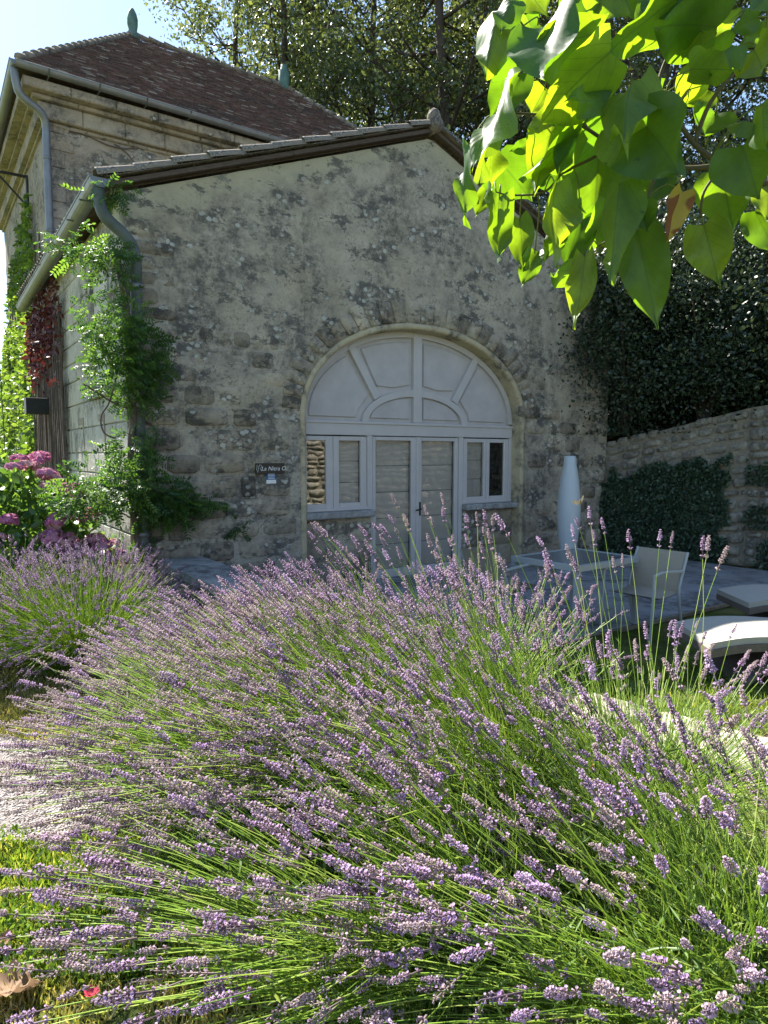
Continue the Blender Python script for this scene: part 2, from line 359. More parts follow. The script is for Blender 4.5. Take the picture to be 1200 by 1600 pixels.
# leaf template: along z, folded, 4 quads-> tris
LEAF_V = np.array([(0, 0, 0), (.30, .06, .35), (.22, .10, .72), (0, .12, 1), (-.22, .10, .72), (-.30, .06, .35), (0, 0, .5)], float)
LEAF_F = np.array([(0, 1, 6), (1, 2, 6), (2, 3, 6), (3, 4, 6), (4, 5, 6), (5, 0, 6)])
L4_V = np.array([(0, 0, 0), (.3, .08, .5), (0, .0, 1), (-.3, .08, .5)], float); L4_F = np.array([(0, 1, 2), (0, 2, 3)])
def leaves_mesh(name, P, mat, size=.08, down=.0, tmpl='4', up=None, spread=1.0):
    N = len(P); d = RNG.normal(size=(N, 3)) * spread
    if up is not None: d = d + np.asarray(up)
    d[:, 2] -= down; tv, tf = (L4_V, L4_F) if tmpl == '4' else (LEAF_V, LEAF_F)
    Vv, Fv, r = scatter(tv, tf, np.asarray(P, float), rot_from(d, RNG.random(N) * 2 * PI), size * (.6 + .8 * RNG.random(N)))
    return npmesh(name, Vv, Fv, mat, r)
def nz(x, y, z=0, f=1.0): return noise.noise(Vector((x * f, y * f, z * f)))

# irregular stone with a bevelled face; lies on plane y=0, faces -y; local (x,z)
def stone_poly(x0, x1, z0, z1, rnd=.18, n=8, jit=.05):
    w_, h_ = x1 - x0, z1 - z0; cx, cz = (x0 + x1) / 2, (z0 + z1) / 2; pts = []
    for k in range(n):
        a = 2 * PI * (k + .5) / n; c, s_ = math.cos(a), math.sin(a)
        e = .42; px = math.copysign(abs(c) ** e, c); pz = math.copysign(abs(s_) ** e, s_)
        pts.append((cx + px * w_ / 2 * random.uniform(1 - rnd * .5, 1.0), cz + pz * h_ / 2 * random.uniform(1 - rnd * .7, 1.0)))
    return pts
def stone(mb, poly, base, proud, bev=.02):
    n = len(poly); cx = sum(p[0] for p in poly) / n; cz = sum(p[1] for p in poly) / n; w_ = max(abs(p[0] - cx) for p in poly)
    k = 1 - bev / max(.03, w_); k2 = 1 - .3 * bev / max(.03, w_)
    ring0 = [(p[0], base, p[1]) for p in poly]
    ring1 = [(cx + (p[0] - cx) * k2, base - proud * .7, cz + (p[1] - cz) * k2) for p in poly]
    ring2 = [(cx + (p[0] - cx) * k, base - proud * random.uniform(.85, 1.1), cz + (p[1] - cz) * k) for p in poly]
    v = ring0 + ring1 + ring2 + [(cx, base - proud * 1.1, cz)]
    f = [(a * n + j, a * n + (j + 1) % n, (a + 1) * n + (j + 1) % n, (a + 1) * n + j)[::-1] for a in (0, 1) for j in range(n)]
    f += [(2 * n + (j + 1) % n, 2 * n + j, 3 * n)[::-1][::-1] for j in range(n)]
    mb.add(v, f); return mb

# ================================================================ GROUND
W = [Vector((-6, 31, 0)), Vector((.5, 18, 0)), loc(6.25, 3, 0), Vector((3.95, 12.0, 0)), Vector((5.84, 10.8, 0)), Vector((7.3, 8.8, 0)), Vector((8.1, 5.5, 0)), Vector((8.3, 1, 0)), Vector((8.3, -9, 0))]
def grid_mesh(name, x0, x1, y0, y1, nx, ny, zf, mat, smooth=True):
    xs = np.linspace(x0, x1, nx); ys = np.linspace(y0, y1, ny); X, Y = np.meshgrid(xs, ys)
    Z = np.array([[zf(a, b) for a in xs] for b in ys])
    idx = np.arange(nx * ny).reshape(ny, nx)
    F = np.stack([idx[:-1, :-1], idx[:-1, 1:], idx[1:, 1:], idx[1:, :-1]], -1).reshape(-1, 4)
    return npmesh(name, np.stack([X, Y, Z], -1).reshape(-1, 3), F, mat, smooth=smooth)
me = npmesh('ground', [(-400, -400, -.03), (400, -400, -.03), (400, 800, -.03), (-400, 800, -.03)], [(0, 1, 2, 3)], MT['lawn'])
link('ground', me, kind='structure')
BEDS = [(1.95, 1.6), (1.2, 1.65), (.70, 1.80), (.95, 2.7), (.25, 2.7), (.40, 3.6), (-.45, 3.65), (-.5, 4.55), (.0, 2.0), (-.42, 2.9), (-.6, 4.0)]
def bedz(x, y):
    z = 0
    for (a, b) in BEDS:
        d = math.hypot(x - a, y - b); z = max(z, .16 * max(0, 1 - (d / 1.0) ** 2))
    return z
def lawnz(x, y): return .012 + .02 * nz(x, y, 3, 1.3) + .012 * nz(x, y, 5, 6) + bedz(x, y)
def flat(x, y): return max(-.005, .0) + .0
link('lawn', grid_mesh('lawn', -9, 2.4, -3, 7.2, 90, 90, lawnz, MT['lawn']), kind='structure')
link('shaded_lawn', grid_mesh('shaded_lawn', 2.404, 8.2, -3, 5.6, 40, 60, lambda x, y: .012 + .012 * nz(x, y, 5, 3), MT['lawn']), kind='structure')
# gravel path at the left, sheet above the lawn
pl_ = [Vector(p) for p in ((-6.0, 3.25, 0), (-4.2, 3.2, 0), (-3.0, 3.1, 0), (-2.1, 2.95, 0), (-1.5, 2.9, 0), (-1.05, 3.2, 0), (-1.2, 3.7, 0), (-1.8, 4.0, 0), (-2.6, 4.15, 0), (-4, 4.35, 0), (-6, 4.6, 0))]
pth = []
for i in range(len(pl_)):
    for k in range(6):
        q = pl_[i].lerp(pl_[(i + 1) % len(pl_)], k / 6); pth.append((q.x + .07 * nz(q.x, q.y, 3, 3), q.y + .09 * nz(q.x, q.y, 9, 3.5)))
bmp = bmesh.new(); vsx = [bmp.verts.new((x, y, 0)) for x, y in pth]; bmp.faces.new(vsx)
bmesh.ops.triangulate(bmp, faces=bmp.faces[:]); bmesh.ops.subdivide_edges(bmp, edges=bmp.edges[:], cuts=5, use_grid_fill=True)
for v_ in bmp.verts: v_.co.z = lawnz(v_.co.x, v_.co.y) + .010
mep = bpy.data.meshes.new('gravel_path'); bmp.to_mesh(mep); mep.materials.append(MT['gravel']); link('gravel_path', mep, kind='structure')
# patio of slabs in front of the gable
pat = empty('patio', loc(0, 0, 0), HROT, kind='structure')
MB().box((-1.4, -3.45, -.02), (6.2, -.02, .02)).build('patio_bed', MT['mortar'], pat)
sx = .56; row = 0; y = -3.42
while y < -.1:
    x = -1.38 + (row % 2) * -.0
    while x < 6.1:
        w_ = sx - .012; m_ = MB().bbox((x, -.0, 0), (x + w_, .03, w_), .008)
        # lay flat: swap axes
        z0 = random.uniform(.033, .04)
        mb = MB(); mb.add([(a, y + c, z0 - b) for a, b, c in m_.v], m_.f)
        mb.build('slab', MT['slab'], pat); x += sx
    y += sx; row += 1

# hillside behind the retaining wall
def hillside():
    rings = [(.12, 1.9), (.4, 2.05), (1.5, 2.5), (4, 3.6), (8, 5.6), (16, 8.5), (40, 12)]; pts = []
    top = {3: .0, 4: .35}
    n = len(W); V_ = []; F_ = []
    P = []
    for i in range(n - 1):
        for k in range(6): P.append(W[i].lerp(W[i + 1], k / 6))
    P.append(W[-1]); m = len(P)
    for i, p in enumerate(P):
        t = (P[min(i + 1, m - 1)] - P[max(i - 1, 0)]).normalized(); nn = Vector((-t.y, t.x, 0))
        if nn.x < 0 and i > 2: nn = -nn if nn.dot(Vector((1, 1, 0))) < 0 else nn
        for d, z in rings:
            q = p + nn * d; V_.append((q.x, q.y, z + (.25 * nz(q.x, q.y, 0, .5) if d > .3 else 0)))
    k = len(rings)
    for i in range(m - 1):
        for j in range(k - 1): F_.append((i * k + j, i * k + j + 1, (i + 1) * k + j + 1, (i + 1) * k + j))
    link('hillside', npmesh('hillside', V_, F_, MT['soil'], smooth=True), kind='structure')
hillside()

# ================================================================ ANNEX
ann = empty('stone_annex', ORG, HROT, label='low stone annex with lichen stained gable and wide arched doorway', cat='building')
XL, XR, APX, APH, EVH = -2.17, 6.0, 1.97, 6.16, 4.57
def gtop(x): return APH - (APH - EVH) * (APX - x) / (APX - XL) if x < APX else APH - (APH - EVH) * (x - APX) / (XR - APX)
CX, AA, SPR, BB = 1.915, 1.935, 2.28, 1.27
def arch(x):
    t = (x - CX) / AA
    return None if abs(t) >= 1 else SPR + BB * math.sqrt(max(0, 1 - abs(t) ** 2.15))
def gable_wall():
    xs = list(np.linspace(XL, CX - AA, 36)) + [CX - AA * math.cos(a) for a in np.linspace(0, PI, 61)][1:-1] + list(np.linspace(CX + AA, XR, 36))
    nr = 56; V_ = []; sh = []
    for x in xs:
        ar = arch(x); z0 = ar if ar is not None else None
        z1 = gtop(x)
        for k in range(nr):
            if z0 is None: z = z1 * k / (nr - 1)
            else: z = z0 + (z1 - z0) * (k / (nr - 1))
            d = 9
            if ar is None or True:
                if z > SPR: d = abs(math.hypot((x - CX) / AA, (z - SPR) / BB) - 1) * 1.5
                else: d = max(0, abs(x - CX) - AA)
            edge = min(1, d / .12)
            y = (.012 * nz(x, z, 0, 2.1) + .008 * nz(x, z, 4, 7) + .004 * nz(x, z, 9, 19)) * edge
            # dressed face slightly proud near the ground, worn above
            V_.append((x, y, z))
            t = (z1 - z) + .12 * nz(x, z, 2, 2.2) + .06 * nz(x, z, 1, 7)
            a = max(0, min(1, 1.15 - t / .34)); sh.append(a * .85)
    F_ = []
    for i in range(len(xs) - 1):
        a0, a1 = arch(xs[i]), arch(xs[i + 1])
        for k in range(nr - 1):
            F_.append((i * nr + k, (i + 1) * nr + k, (i + 1) * nr + k + 1, i * nr + k + 1))
    return V_, F_, sh, xs, nr
Vg, Fg, shg, xs_, nr_ = gable_wall()
# columns at the jambs run full height outside and stop at the arch inside: drop the bridging sliver quads
keep = []
for f in Fg:
    xsq = [Vg[i][0] for i in f]; zsq = [Vg[i][2] for i in f]
    keep.append(f)
# split jamb columns: duplicate boundary columns at springing height
def fix_jamb():
    global Vg, Fg, shg
    Vl = list(Vg); Fl = []; shl = list(shg)
    iL = 35; iR = 35 + 60
    for jc, inner in ((iL, iL + 1), (iR, iR - 1)):
        base = len(Vl); x = xs_[jc]
        for k in range(nr_):
            z = SPR + (gtop(x) - SPR) * k / (nr_ - 1); Vl.append((x, 0.004 * nz(x, z, 4, 7), z)); shl.append(shg[jc * nr_ + k] if z > gtop(x) - .4 else 0)
        fix[jc] = base
    for f in Fg:
        i = f[0] // nr_; k = f[0] % nr_
        if i == iL: Fl.append((fix[iL] + k, f[1], f[2], fix[iL] + k + 1))
        elif i == iR - 1: Fl.append((f[0], fix[iR] + k, fix[iR] + k + 1, f[3]))
        else: Fl.append(f)
    Vg, Fg, shg = Vl, Fl, shl
fix = {}
fix_jamb()
link('gable_wall', npmesh('gable_wall', Vg, Fg, MT['gable'], smooth=True, attrs={'shelter': shg}), ann)
# reveal of the arch: rounded arris then soffit going in
def arch_line(grow=0.0, n=56):
    L = [(CX - AA - grow, 0.0), (CX - AA - grow, SPR * .5), (CX - AA - grow, SPR)]
    for a in np.linspace(0, PI, n + 1)[1:-1]:
        c, s_ = -math.cos(a), math.sin(a); e = 2 / 2.08
        L.append((CX + (AA + grow) * math.copysign(abs(c) ** e, c), SPR + (BB + grow) * abs(s_) ** e))
    L += [(CX + AA + grow, SPR), (CX + AA + grow, SPR * .5), (CX + AA + grow, 0.0)]; return L
def reveal():
    rings = [(.075, .004), (.07, -.016), (.02, -.018), (-.004, -.004), (-.008, .03), (-.012, .10), (-.014, .30)]
    Ls = [arch_line(g) for g, _ in rings]; n = len(Ls[0]); V_ = []
    for (g, y_), L in zip(rings, Ls):
        for x, z in L: V_.append((x + .006 * nz(x, z, y_ * 3, 5), y_ + .004 * nz(x, z, 7, 6), z + .005 * nz(x, z, 3, 4)))
    F_ = [(a * n + j, a * n + j + 1, (a + 1) * n + j + 1, (a + 1) * n + j) for a in range(len(rings) - 1) for j in range(n - 1)]
    link('arch_reveal', npmesh('arch_reveal', V_, F_, MT['reveal'], smooth=True), ann)
reveal()
# voussoirs round the arch, then rubble and quoins set in the render
def voussoirs():
    L0, L1 = arch_line(.085, 60), arch_line(.40, 60)
    for i in range(3, len(L0) - 4, 2):
        a, b, c, d = L0[i], L0[i + 2] if i + 2 < len(L0) else L0[-1], L1[i + 2] if i + 2 < len(L1) else L1[-1], L1[i]
        k = random.uniform(.75, 1.05); m = lambda p, q, t: (p[0] + (q[0] - p[0]) * t, p[1] + (q[1] - p[1]) * t)
        g = .03; P = [m(a, b, g), m(m(a, b, .5), m(d, c, .5), -.01), m(a, b, 1 - g), m(m(b, c, k * .5), m(a, d, k * .5), g), m(m(b, c, k), m(a, d, k), g), m(m(b, c, k * 1.02), m(a, d, k * 1.02), .5), m(m(a, d, k), m(b, c, k), g), m(m(a, d, k * .5), m(b, c, k * .5), g)]
        stone(MB(), P, .01, random.uniform(.022, .045), .015).build('stone', MT['rubble'], ann, smooth=True)
voussoirs()
def gable_stones():
    z = .02; cnt = 0
    while z < 4.3:
        h = random.uniform(.17, .31) if z < 2.7 else random.uniform(.14, .24)
        x = XL + (.02 if int(z * 10) % 2 else .03)
        while x < XR - .05:
            w_ = random.uniform(.22, .62) if z < 2.7 else random.uniform(.15, .36)
            if x < XL + .1: w_ = random.choice((.34, .55))
            x1 = min(x + w_, XR - .02); cx, cz = (x + x1) / 2, z + h / 2
            d = math.hypot((cx - CX) / (AA + .42), (max(cz - SPR, 0)) / (BB + .42)) if cz > SPR else 9
            inside = (cz > SPR and (((abs(cx - CX) + w_ / 2) / (AA + .40)) ** 2 + ((cz - h / 2 - SPR) / (BB + .42)) ** 2 < 1)) or (cz <= SPR + .1 and x1 > CX - AA - .09 and x < CX + AA + .09)
            if not inside and cz + h / 2 < gtop(cx) - .3:
                p = .93 if z < 2.3 else (.75 if z < 3.2 and cx < .3 else .30)
                if cx > 3.9: p = .8 if z < 2.6 else .25
                if x < XL + .1: p = 1
                if z > 3.1 and x > XL + .1: p = 0
                if random.random() < p:
                    pr = random.uniform(.014, .036) if z < 2.6 else random.uniform(.006, .015)
                    stone(MB(), stone_poly(x + .008, x1 - .008, z + .007, z + h - .007, .22), .012, pr + .008, random.uniform(.02, .035)).build('stone', MT['rubble'], ann, smooth=True); cnt += 1
            x = x1 + .004
        z += h
    return cnt
NST = gable_stones()
# other walls
side = MB()
side.box((XL, 0.004, 0), (XL + .45, 6.55, 4.55)); side.box((XR - .4, .02, 0), (XR, 6.55, 4.5)); 
side.box((XL + .46, .34, 0), (CX - AA - .05, .8, 4.5)).box((CX + AA + .05, .34, 0), (XR - .41, .8, 4.5))
side.box((XL + .46, 6.2, 0), (XR - .41, 6.5, 4.5))
side.build('side_wall', MT['side'], ann)
# ashlar blocks on the sunlit side wall
z = .02; r_ = 0
while z < 4.5:
    h = random.choice((.26, .30, .34)); y = .01; r_ += 1
    while y < 6.3:
        w_ = random.uniform(.45, .95); y1 = min(y + w_, 6.4)
        if not (abs((y + y1) / 2 - 1.15) < .62 and 2.55 < z + h / 2 < 4.05):
            mb = MB(); mb.bbox((y + .006, -.022, z + .006), (y1 - .006, .01, min(z + h, 4.53) - .006), .01)
            mb.v = [(XL + b + .0 - .004, -a if False else a, c) for a, b, c in mb.v]; mb.f = [f[::-1] for f in mb.f]
            mb.build('stone', MT['side'], ann)
        y = y1
    z += h
# side wall window: frame and pane, and two little vents
def side_box(name, mat, y0, y1, z0, z1, d0, d1, parent=ann):
    return MB().box((XL - d1, y0, z0), (XL - d0, y1, z1)).build(name, mat, parent)
wn = empty('window', (0, 0, 0)); wn.parent = ann
side_box('frame', MT['side'], .62, .76, 2.6, 4.0, -.01, .05, wn); side_box('frame', MT['side'], 1.54, 1.68, 2.6, 4.0, -.01, .05, wn)
side_box('lintel', MT['side'], .62, 1.68, 4.0, 4.14, -.01, .055, wn); side_box('sill', MT['side'], .56, 1.74, 2.5, 2.6, -.01, .08, wn)
side_box('pane', MT['blind'], .77, 1.53, 2.61, 3.99, -.005, .008, wn)
for yy in (1.15, 2.4, 3.3):
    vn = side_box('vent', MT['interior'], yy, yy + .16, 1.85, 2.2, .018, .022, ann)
    side_box('vent_surround', MT['cornice'], yy - .08, yy + .24, 2.21, 2.3, .0, .035, ann)
    side_box('vent_surround', MT['cornice'], yy - .08, yy - .002, 1.8, 2.208, .0, .032, ann)
# infill walls and sills under the windows
for (a, b, name) in ((CX - AA + .0, 1.09, 0), (2.78, CX + AA, 1)):
    x = a + .0; z = .0
    MB().box((a, .17, 0), (b, .32, .94)).build('infill_wall', MT['rubble'], ann)
    for (z0, z1) in ((.03, .35), (.36, .66), (.67, .93)):
        cuts = [a + .01, a + (b - a) * random.uniform(.35, .65), b - .01]
        for c0, c1 in zip(cuts, cuts[1:]):
            stone(MB(), [(c0, z0), ((c0 + c1) / 2, z0), (c1, z0), (c1, (z0 + z1) / 2), (c1, z1), ((c0 + c1) / 2, z1), (c0, z1), (c0, (z0 + z1) / 2)], .172, .012, .012).build('stone', MT['rubble'], ann, smooth=True)
    MB().bbox((a + .0, .04, .945), (b + .0, .31, 1.035), .015).build('window_sill', MT['lowwall'], ann)
# roof slopes: canal tiles over the two planes, verge tiles one by one
SL = math.atan2(APH - EVH, APX - XL); OV = .22
roof = MB()
def slope_pt(d, y, off, sgn):   # d = distance down from the ridge, sgn -1 left, +1 right
    return (APX + sgn * d * math.cos(SL), y, APH + .09 - d * math.sin(SL) + off)
LL = (APX - XL) / math.cos(SL) + OV; LR = (XR - APX) / math.cos(SL) + .2
for sgn, L in ((-1, LL), (1, LR)):
    a, b = slope_pt(0, .04, 0, sgn), slope_pt(L, .04, 0, sgn); c, d = slope_pt(L, 6.6, 0, sgn), slope_pt(0, 6.6, 0, sgn)
    o = .05; roof.add([a, b, c, d, (a[0], a[1], a[2] - o), (b[0], b[1], b[2] - o), (c[0], c[1], c[2] - o), (d[0], d[1], d[2] - o)],
                      [(0, 1, 2, 3), (4, 7, 6, 5), (0, 4, 5, 1), (1, 5, 6, 2), (2, 6, 7, 3)])
roof.build('roof_deck', MT['wood'], ann)
def canal(L, r, th=.015, n=8):   # half-pipe along +x (down the slope), flat side down
    v, f = [], []
    for xx, k in ((0, .9), (L, 1.06)):
        for rr in (r * k, r * k - th):
            for j in range(n + 1):
                t = PI * j / n; v.append((xx, rr * math.cos(t), rr * math.sin(t)))
    m = n + 1
    for j in range(n):
        f += [(j, j + 1, 2 * m + j + 1, 2 * m + j), (m + j, 3 * m + j, 3 * m + j + 1, m + j + 1), (j, m + j, m + j + 1, j + 1), (2 * m + j, 2 * m + j + 1, 3 * m + j + 1, 3 * m + j)]
    return v, f
cv, cf = canal(.46, .085)
tm = [MB().add([(x + .004 * random.uniform(-1, 1), y * random.uniform(.96, 1.04), z + .004 * random.uniform(-1, 1)) for x, y, z in cv], cf).mesh('verge_tile', MT['tile']) for _ in range(4)]
N_V = 11
for sgn, L in ((-1, LL + .03), (1, LR)):
    for row_, (yy, dz) in enumerate(((-.055, .055), (.10, .02), (.27, .05), (.44, .02))):
        for k in range(N_V):
            d = (k) * (L - .42) / (N_V - 1) - .0
            p = slope_pt(d, yy, dz + .012 * random.random(), sgn)
            Mx = Matrix.Translation(p) @ Matrix.Rotation(0 if sgn > 0 else PI, 4, 'Z') @ Matrix.Rotation(SL - .035, 4, 'Y') @ Matrix.Rotation(R(random.uniform(-3, 3)), 4, 'Z') @ Matrix.Rotation(0 if row_ != 1 and row_ != 3 else PI, 4, 'X')
            link('roof_tile', random.choice(tm), ann, Mx)
# the rest of the slope, far side: joined
rv, rf = [], []
for sgn, L in ((-1, LL + .03), (1, LR)):
    for i in range(34):
        yy = .62 + i * .175
        for k in range(N_V):
            p = Vector(slope_pt(k * (L - .42) / (N_V - 1), yy, .045 + .01 * random.random(), sgn))
            Mx = Matrix.Translation(p) @ Matrix.Rotation(0 if sgn > 0 else PI, 4, 'Z') @ Matrix.Rotation(SL - .035, 4, 'Y')
            b = len(rv); rv += [tuple(Mx @ Vector(q)) for q in cv]; rf += [tuple(i_ + b for i_ in f) for f in cf]
MB().add(rv, rf).build('roof_tiles', MT['tile'], ann, kind='stuff')
# flat tile bed under the verge + boards
for sgn, L in ((-1, LL - .02), (1, LR)):
    for (y0, y1, t0, t1, nm, mt) in ((-.15, .035, .048, .078, 'verge_slate', MT['tile']), (-.10, .03, -.035, .045, 'verge_board', MT['wood'])):
        n_ = 9 if nm == 'verge_slate' else 2
        for k in range(n_):
            d0, d1 = L * k / n_ + .003, L * (k + 1) / n_ - .003; j = random.uniform(-.006, .006) if n_ > 2 else 0
            q = [slope_pt(d0, y0 + j, t0, sgn), slope_pt(d1, y0 + j, t0, sgn), slope_pt(d1, y0 + j, t1 - .03 + j, sgn), slope_pt(d0, y0 + j, t1 - .03 + j, sgn)]
            q2 = [(a, y1, c) for a, _, c in q]
            MB().add(q + q2, [(0, 1, 2, 3), (7, 6, 5, 4), (0, 4, 5, 1), (1, 5, 6, 2), (2, 6, 7, 3), (3, 7, 4, 0)]).build(nm, mt, ann)
mb = MB().tube([(APX, -.17, APH + .14), (APX, .3, APH + .15)], [.10, .115], 14)
mb.build('ridge_tile', MT['tile'], ann, smooth=True)
for k in range(12): MB().tube([(APX, .31 + k * .52, APH + .13), (APX, .80 + k * .52, APH + .145)], [.09, .115], 12).build('ridge_tile', MT['tile'], ann, smooth=True)
MB().lathe([(.0, -.02), (.09, 0), (.10, .10), (.07, .17), (.03, .2)], 12, (APX, -.08, APH + .16)).build('ridge_stone', MT['tile'], ann, smooth=True)

# gutter: half round along the left eave, open at the top
def half_gutter(name, p0, p1, r, parent, mat, n=10, th=.006):
    p0, p1 = Vector(p0), Vector(p1); t = (p1 - p0).normalized(); side_ = t.cross(Vector((0, 0, 1))).normalized(); up = Vector((0, 0, 1)); m = MB(); v = []
    for p in (p0, p1):
        for rr in (r, r - th):
            for j in range(n + 1):
                a = PI * j / n; v.append(p + side_ * rr * math.cos(a) - up * rr * math.sin(a))
    k = n + 1; f = []
    for j in range(n): f += [(j, 2 * k + j, 2 * k + j + 1, j + 1), (k + j, k + j + 1, 3 * k + j + 1, 3 * k + j), (j, j + 1, k + j + 1, k + j), (2 * k + j, 3 * k + j, 3 * k + j + 1, 2 * k + j + 1)]
    f += [(0, k, 3 * k, 2 * k), (n, 2 * k + n, 3 * k + n, k + n)]
    m.add(v, f)
    for p in (p0, p1):   # closed ends
        m.add([p + side_ * r * math.cos(PI * j / n) - up * r * math.sin(PI * j / n) + t * (.003 if p is p0 else -.003) for j in range(k)], [tuple(range(k))])
    bead = MB().tube([p0 + side_ * r, p1 + side_ * r], .011, 6); bead2 = MB().tube([p0 - side_ * r, p1 - side_ * r], .011, 6)
    m.add(bead.v, bead.f); m.add(bead2.v, bead2.f)
    return m.build(name, mat, parent, smooth=False)
half_gutter('gutter', (-2.42, -.12, 4.62), (-2.42, 6.2, 4.44), .095, ann, MT['zinc'])
for k in range(8): MB().box((-2.54, .3 + k * .75, 4.50), (-2.16, .325 + k * .75, 4.512)).build('gutter_bracket', MT['zincdark'], ann)
def smooth_path(P, n=5):
    P = [Vector(p) for p in P]; out = []
    for i in range(len(P) - 1):
        p0, p1, p2, p3 = P[max(i - 1, 0)], P[i], P[i + 1], P[min(i + 2, len(P) - 1)]
        for k in range(n):
            t = k / n; out.append(.5 * ((2 * p1) + (p2 - p0) * t + (2 * p0 - 5 * p1 + 4 * p2 - p3) * t * t + (3 * p1 - p0 - 3 * p2 + p3) * t ** 3))
    out.append(P[-1]); return out
dp = smooth_path([(-2.42, -.04, 4.56), (-2.42, -.06, 4.42), (-2.38, -.12, 4.24), (-2.2, -.14, 4.08), (-2.1, -.13, 3.92), (-2.09, -.12, 3.6), (-2.1, -.12, 2.4), (-2.1, -.12, 1.2), (-2.1, -.12, .05)])
MB().tube(dp, .062, 14).build('downpipe', MT['zincdark'], ann, smooth=True)
for h in (3.55, 2.3, .9): MB().lathe([(.064, 0), (.074, .006), (.074, .05), (.064, .056)], 14, (-2.1, -.12, h)).build('pipe_collar', MT['zinc'], ann, smooth=True)

# ---- joinery in the arch
JY = .20
def arch_in(x, shrink):
    a, b = AA - shrink, BB - shrink; t = abs(x - CX) / a
    return SPR + b * (max(0, 1 - t ** 2.08)) ** (1 / 2.08)
TR0, TR1 = 2.06, 2.25      # transom
# backing board of the tympanum
bp = [(CX - AA + .0, TR1 - .1)] + [(CX - (AA) * math.cos(a), SPR + .995 * BB * math.sin(a)) for a in np.linspace(0, PI, 40)] + [(CX + AA, TR1 - .1)]
MB().prism(bp, JY + .045, JY + .08).build('tympanum_board', MT['paint2'], ann)
fr = MB()
MB().bbox((CX - AA + .01, JY - .012, TR0), (CX + AA - .01, JY + .044, TR1), .006).build('transom', MT['paint'], ann)
MB().bbox((CX - AA + .01, JY - .03, TR1 - .035), (CX + AA - .01, JY - .0125, TR1 + .0), .006).build('transom_moulding', MT['paint'], ann)
IX, IZ = .95, .47     # inner arc radii
def band(fa, fb, y0, y1, n=40, a0=0, a1=PI):
    A = [fa(t) for t in np.linspace(a0, a1, n)]; B = [fb(t) for t in np.linspace(a0, a1, n)]; v = []; m = MB()
    for y_ in (y0, y1):
        v += [(p[0], y_, p[1]) for p in A] + [(p[0], y_, p[1]) for p in B]
    f = []
    for j in range(n - 1):
        f += [(j, n + j, n + j + 1, j + 1), (2 * n + j, 2 * n + j + 1, 3 * n + j + 1, 3 * n + j), (j, j + 1, 2 * n + j + 1, 2 * n + j), (n + j, 3 * n + j, 3 * n + j + 1, n + j + 1)]
    return m.add(v, f)
ell = lambda cx, a, b, z0: (lambda t: (cx - a * math.cos(t), z0 + b * math.sin(t)))
band(ell(CX, AA - .005, BB - .0, SPR), ell(CX, AA - .085, BB - .085, SPR - .0), JY - .005, JY + .044).build('arch_rim', MT['paint'], ann)
band(ell(CX, IX, IZ, TR1), ell(CX, IX - .1, IZ - .09, TR1), JY - .008, JY + .044).build('inner_arc', MT['paint'], ann)
MB().bbox((CX - .075, JY - .02, TR1 + .001), (CX + .075, JY + .044, SPR + BB - .02), .01).build('centre_post', MT['paint'], ann)
for sg in (-1, 1):
    a = Vector((CX + sg * .70, TR1 + IZ * .70)); b = Vector((CX + sg * 1.14, arch_in(CX + sg * 1.14, .05) - .0)); d = (b - a).normalized(); p = Vector((-d.y, d.x)) * .055
    P = [a - p, a + p, b + p, b - p];
    if sg > 0: P = P[::-1]
    MB().prism([tuple(q) for q in P], JY - .014, JY + .0435, .006).build('spoke', MT['paint'], ann)
# raised fields: built as polygons clipped between the members
def panel(pts): 
    n = len(pts); ar = sum(pts[i][0] * pts[(i + 1) % n][1] - pts[(i + 1) % n][0] * pts[i][1] for i in range(n))
    if ar < 0: pts = pts[::-1]
    mb = MB().prism(pts, JY + .020, JY + .0445, .012); pn = mb.build('panel', MT['paint2'], ann); return pn
for sg in (-1, 1):
    # quarter lunette inside the inner arc
    P = [(CX + sg * .13, TR1 + .055)]
    P += [(CX + sg * (IX - .15) * math.cos(t), TR1 + .055 + (IZ - .16) * math.sin(t)) for t in np.linspace(0, math.acos(.13 / (IX - .15)), 12)]
    panel(P)
    # inner fan panel: between post and spoke
    q0 = Vector((CX + sg * .70, TR1 + IZ * .70)); q1 = Vector((CX + sg * 1.14, arch_in(CX + sg * 1.14, .05))); d = (q1 - q0).normalized()
    off = Vector((-d.y, d.x)) * (.10); off = off if off.x * sg < 0 else -off
    e0, e1 = q0 + off, q1 + off
    P = [(CX + sg * .13, TR1 + IZ + .07), (CX + sg * .13, arch_in(CX + sg * .13, .15))]
    x_end = e0.x + d.x * 10; xx = .13
    for xx in np.linspace(.2, 1.3, 30):
        zt = arch_in(CX + sg * xx, .15); tline = ((CX + sg * xx) - e0.x) / d.x; zl = e0.y + d.y * tline
        if tline > 0 and zl > zt: break
        P.append((CX + sg * xx, zt))
    P.append(tuple(e0 + d * ((zt - e0.y) / d.y))) if False else None
    P.append(tuple(e0 + d * .14)); P.append((CX + sg * .40, TR1 + IZ * .93 + .05))
    panel(P)
    # outer fan panel
    e0, e1 = q0 - off, q1 - off; P = []
    P.append((CX + sg * (IX + .08), TR1 + .055)); P.append((CX + sg * (AA - .17), TR1 + .055))
    for xx in np.linspace(AA - .165, .9, 40):
        zt = arch_in(CX + sg * xx, .16); tline = ((CX + sg * xx) - e0.x) / d.x; zl = e0.y + d.y * tline
        if zl < zt: break
        P.append((CX + sg * xx, zt))
    P.append(tuple(e0 + d * .10)); P.append((CX + sg * (IX + .04), TR1 + .17))
    panel(P)
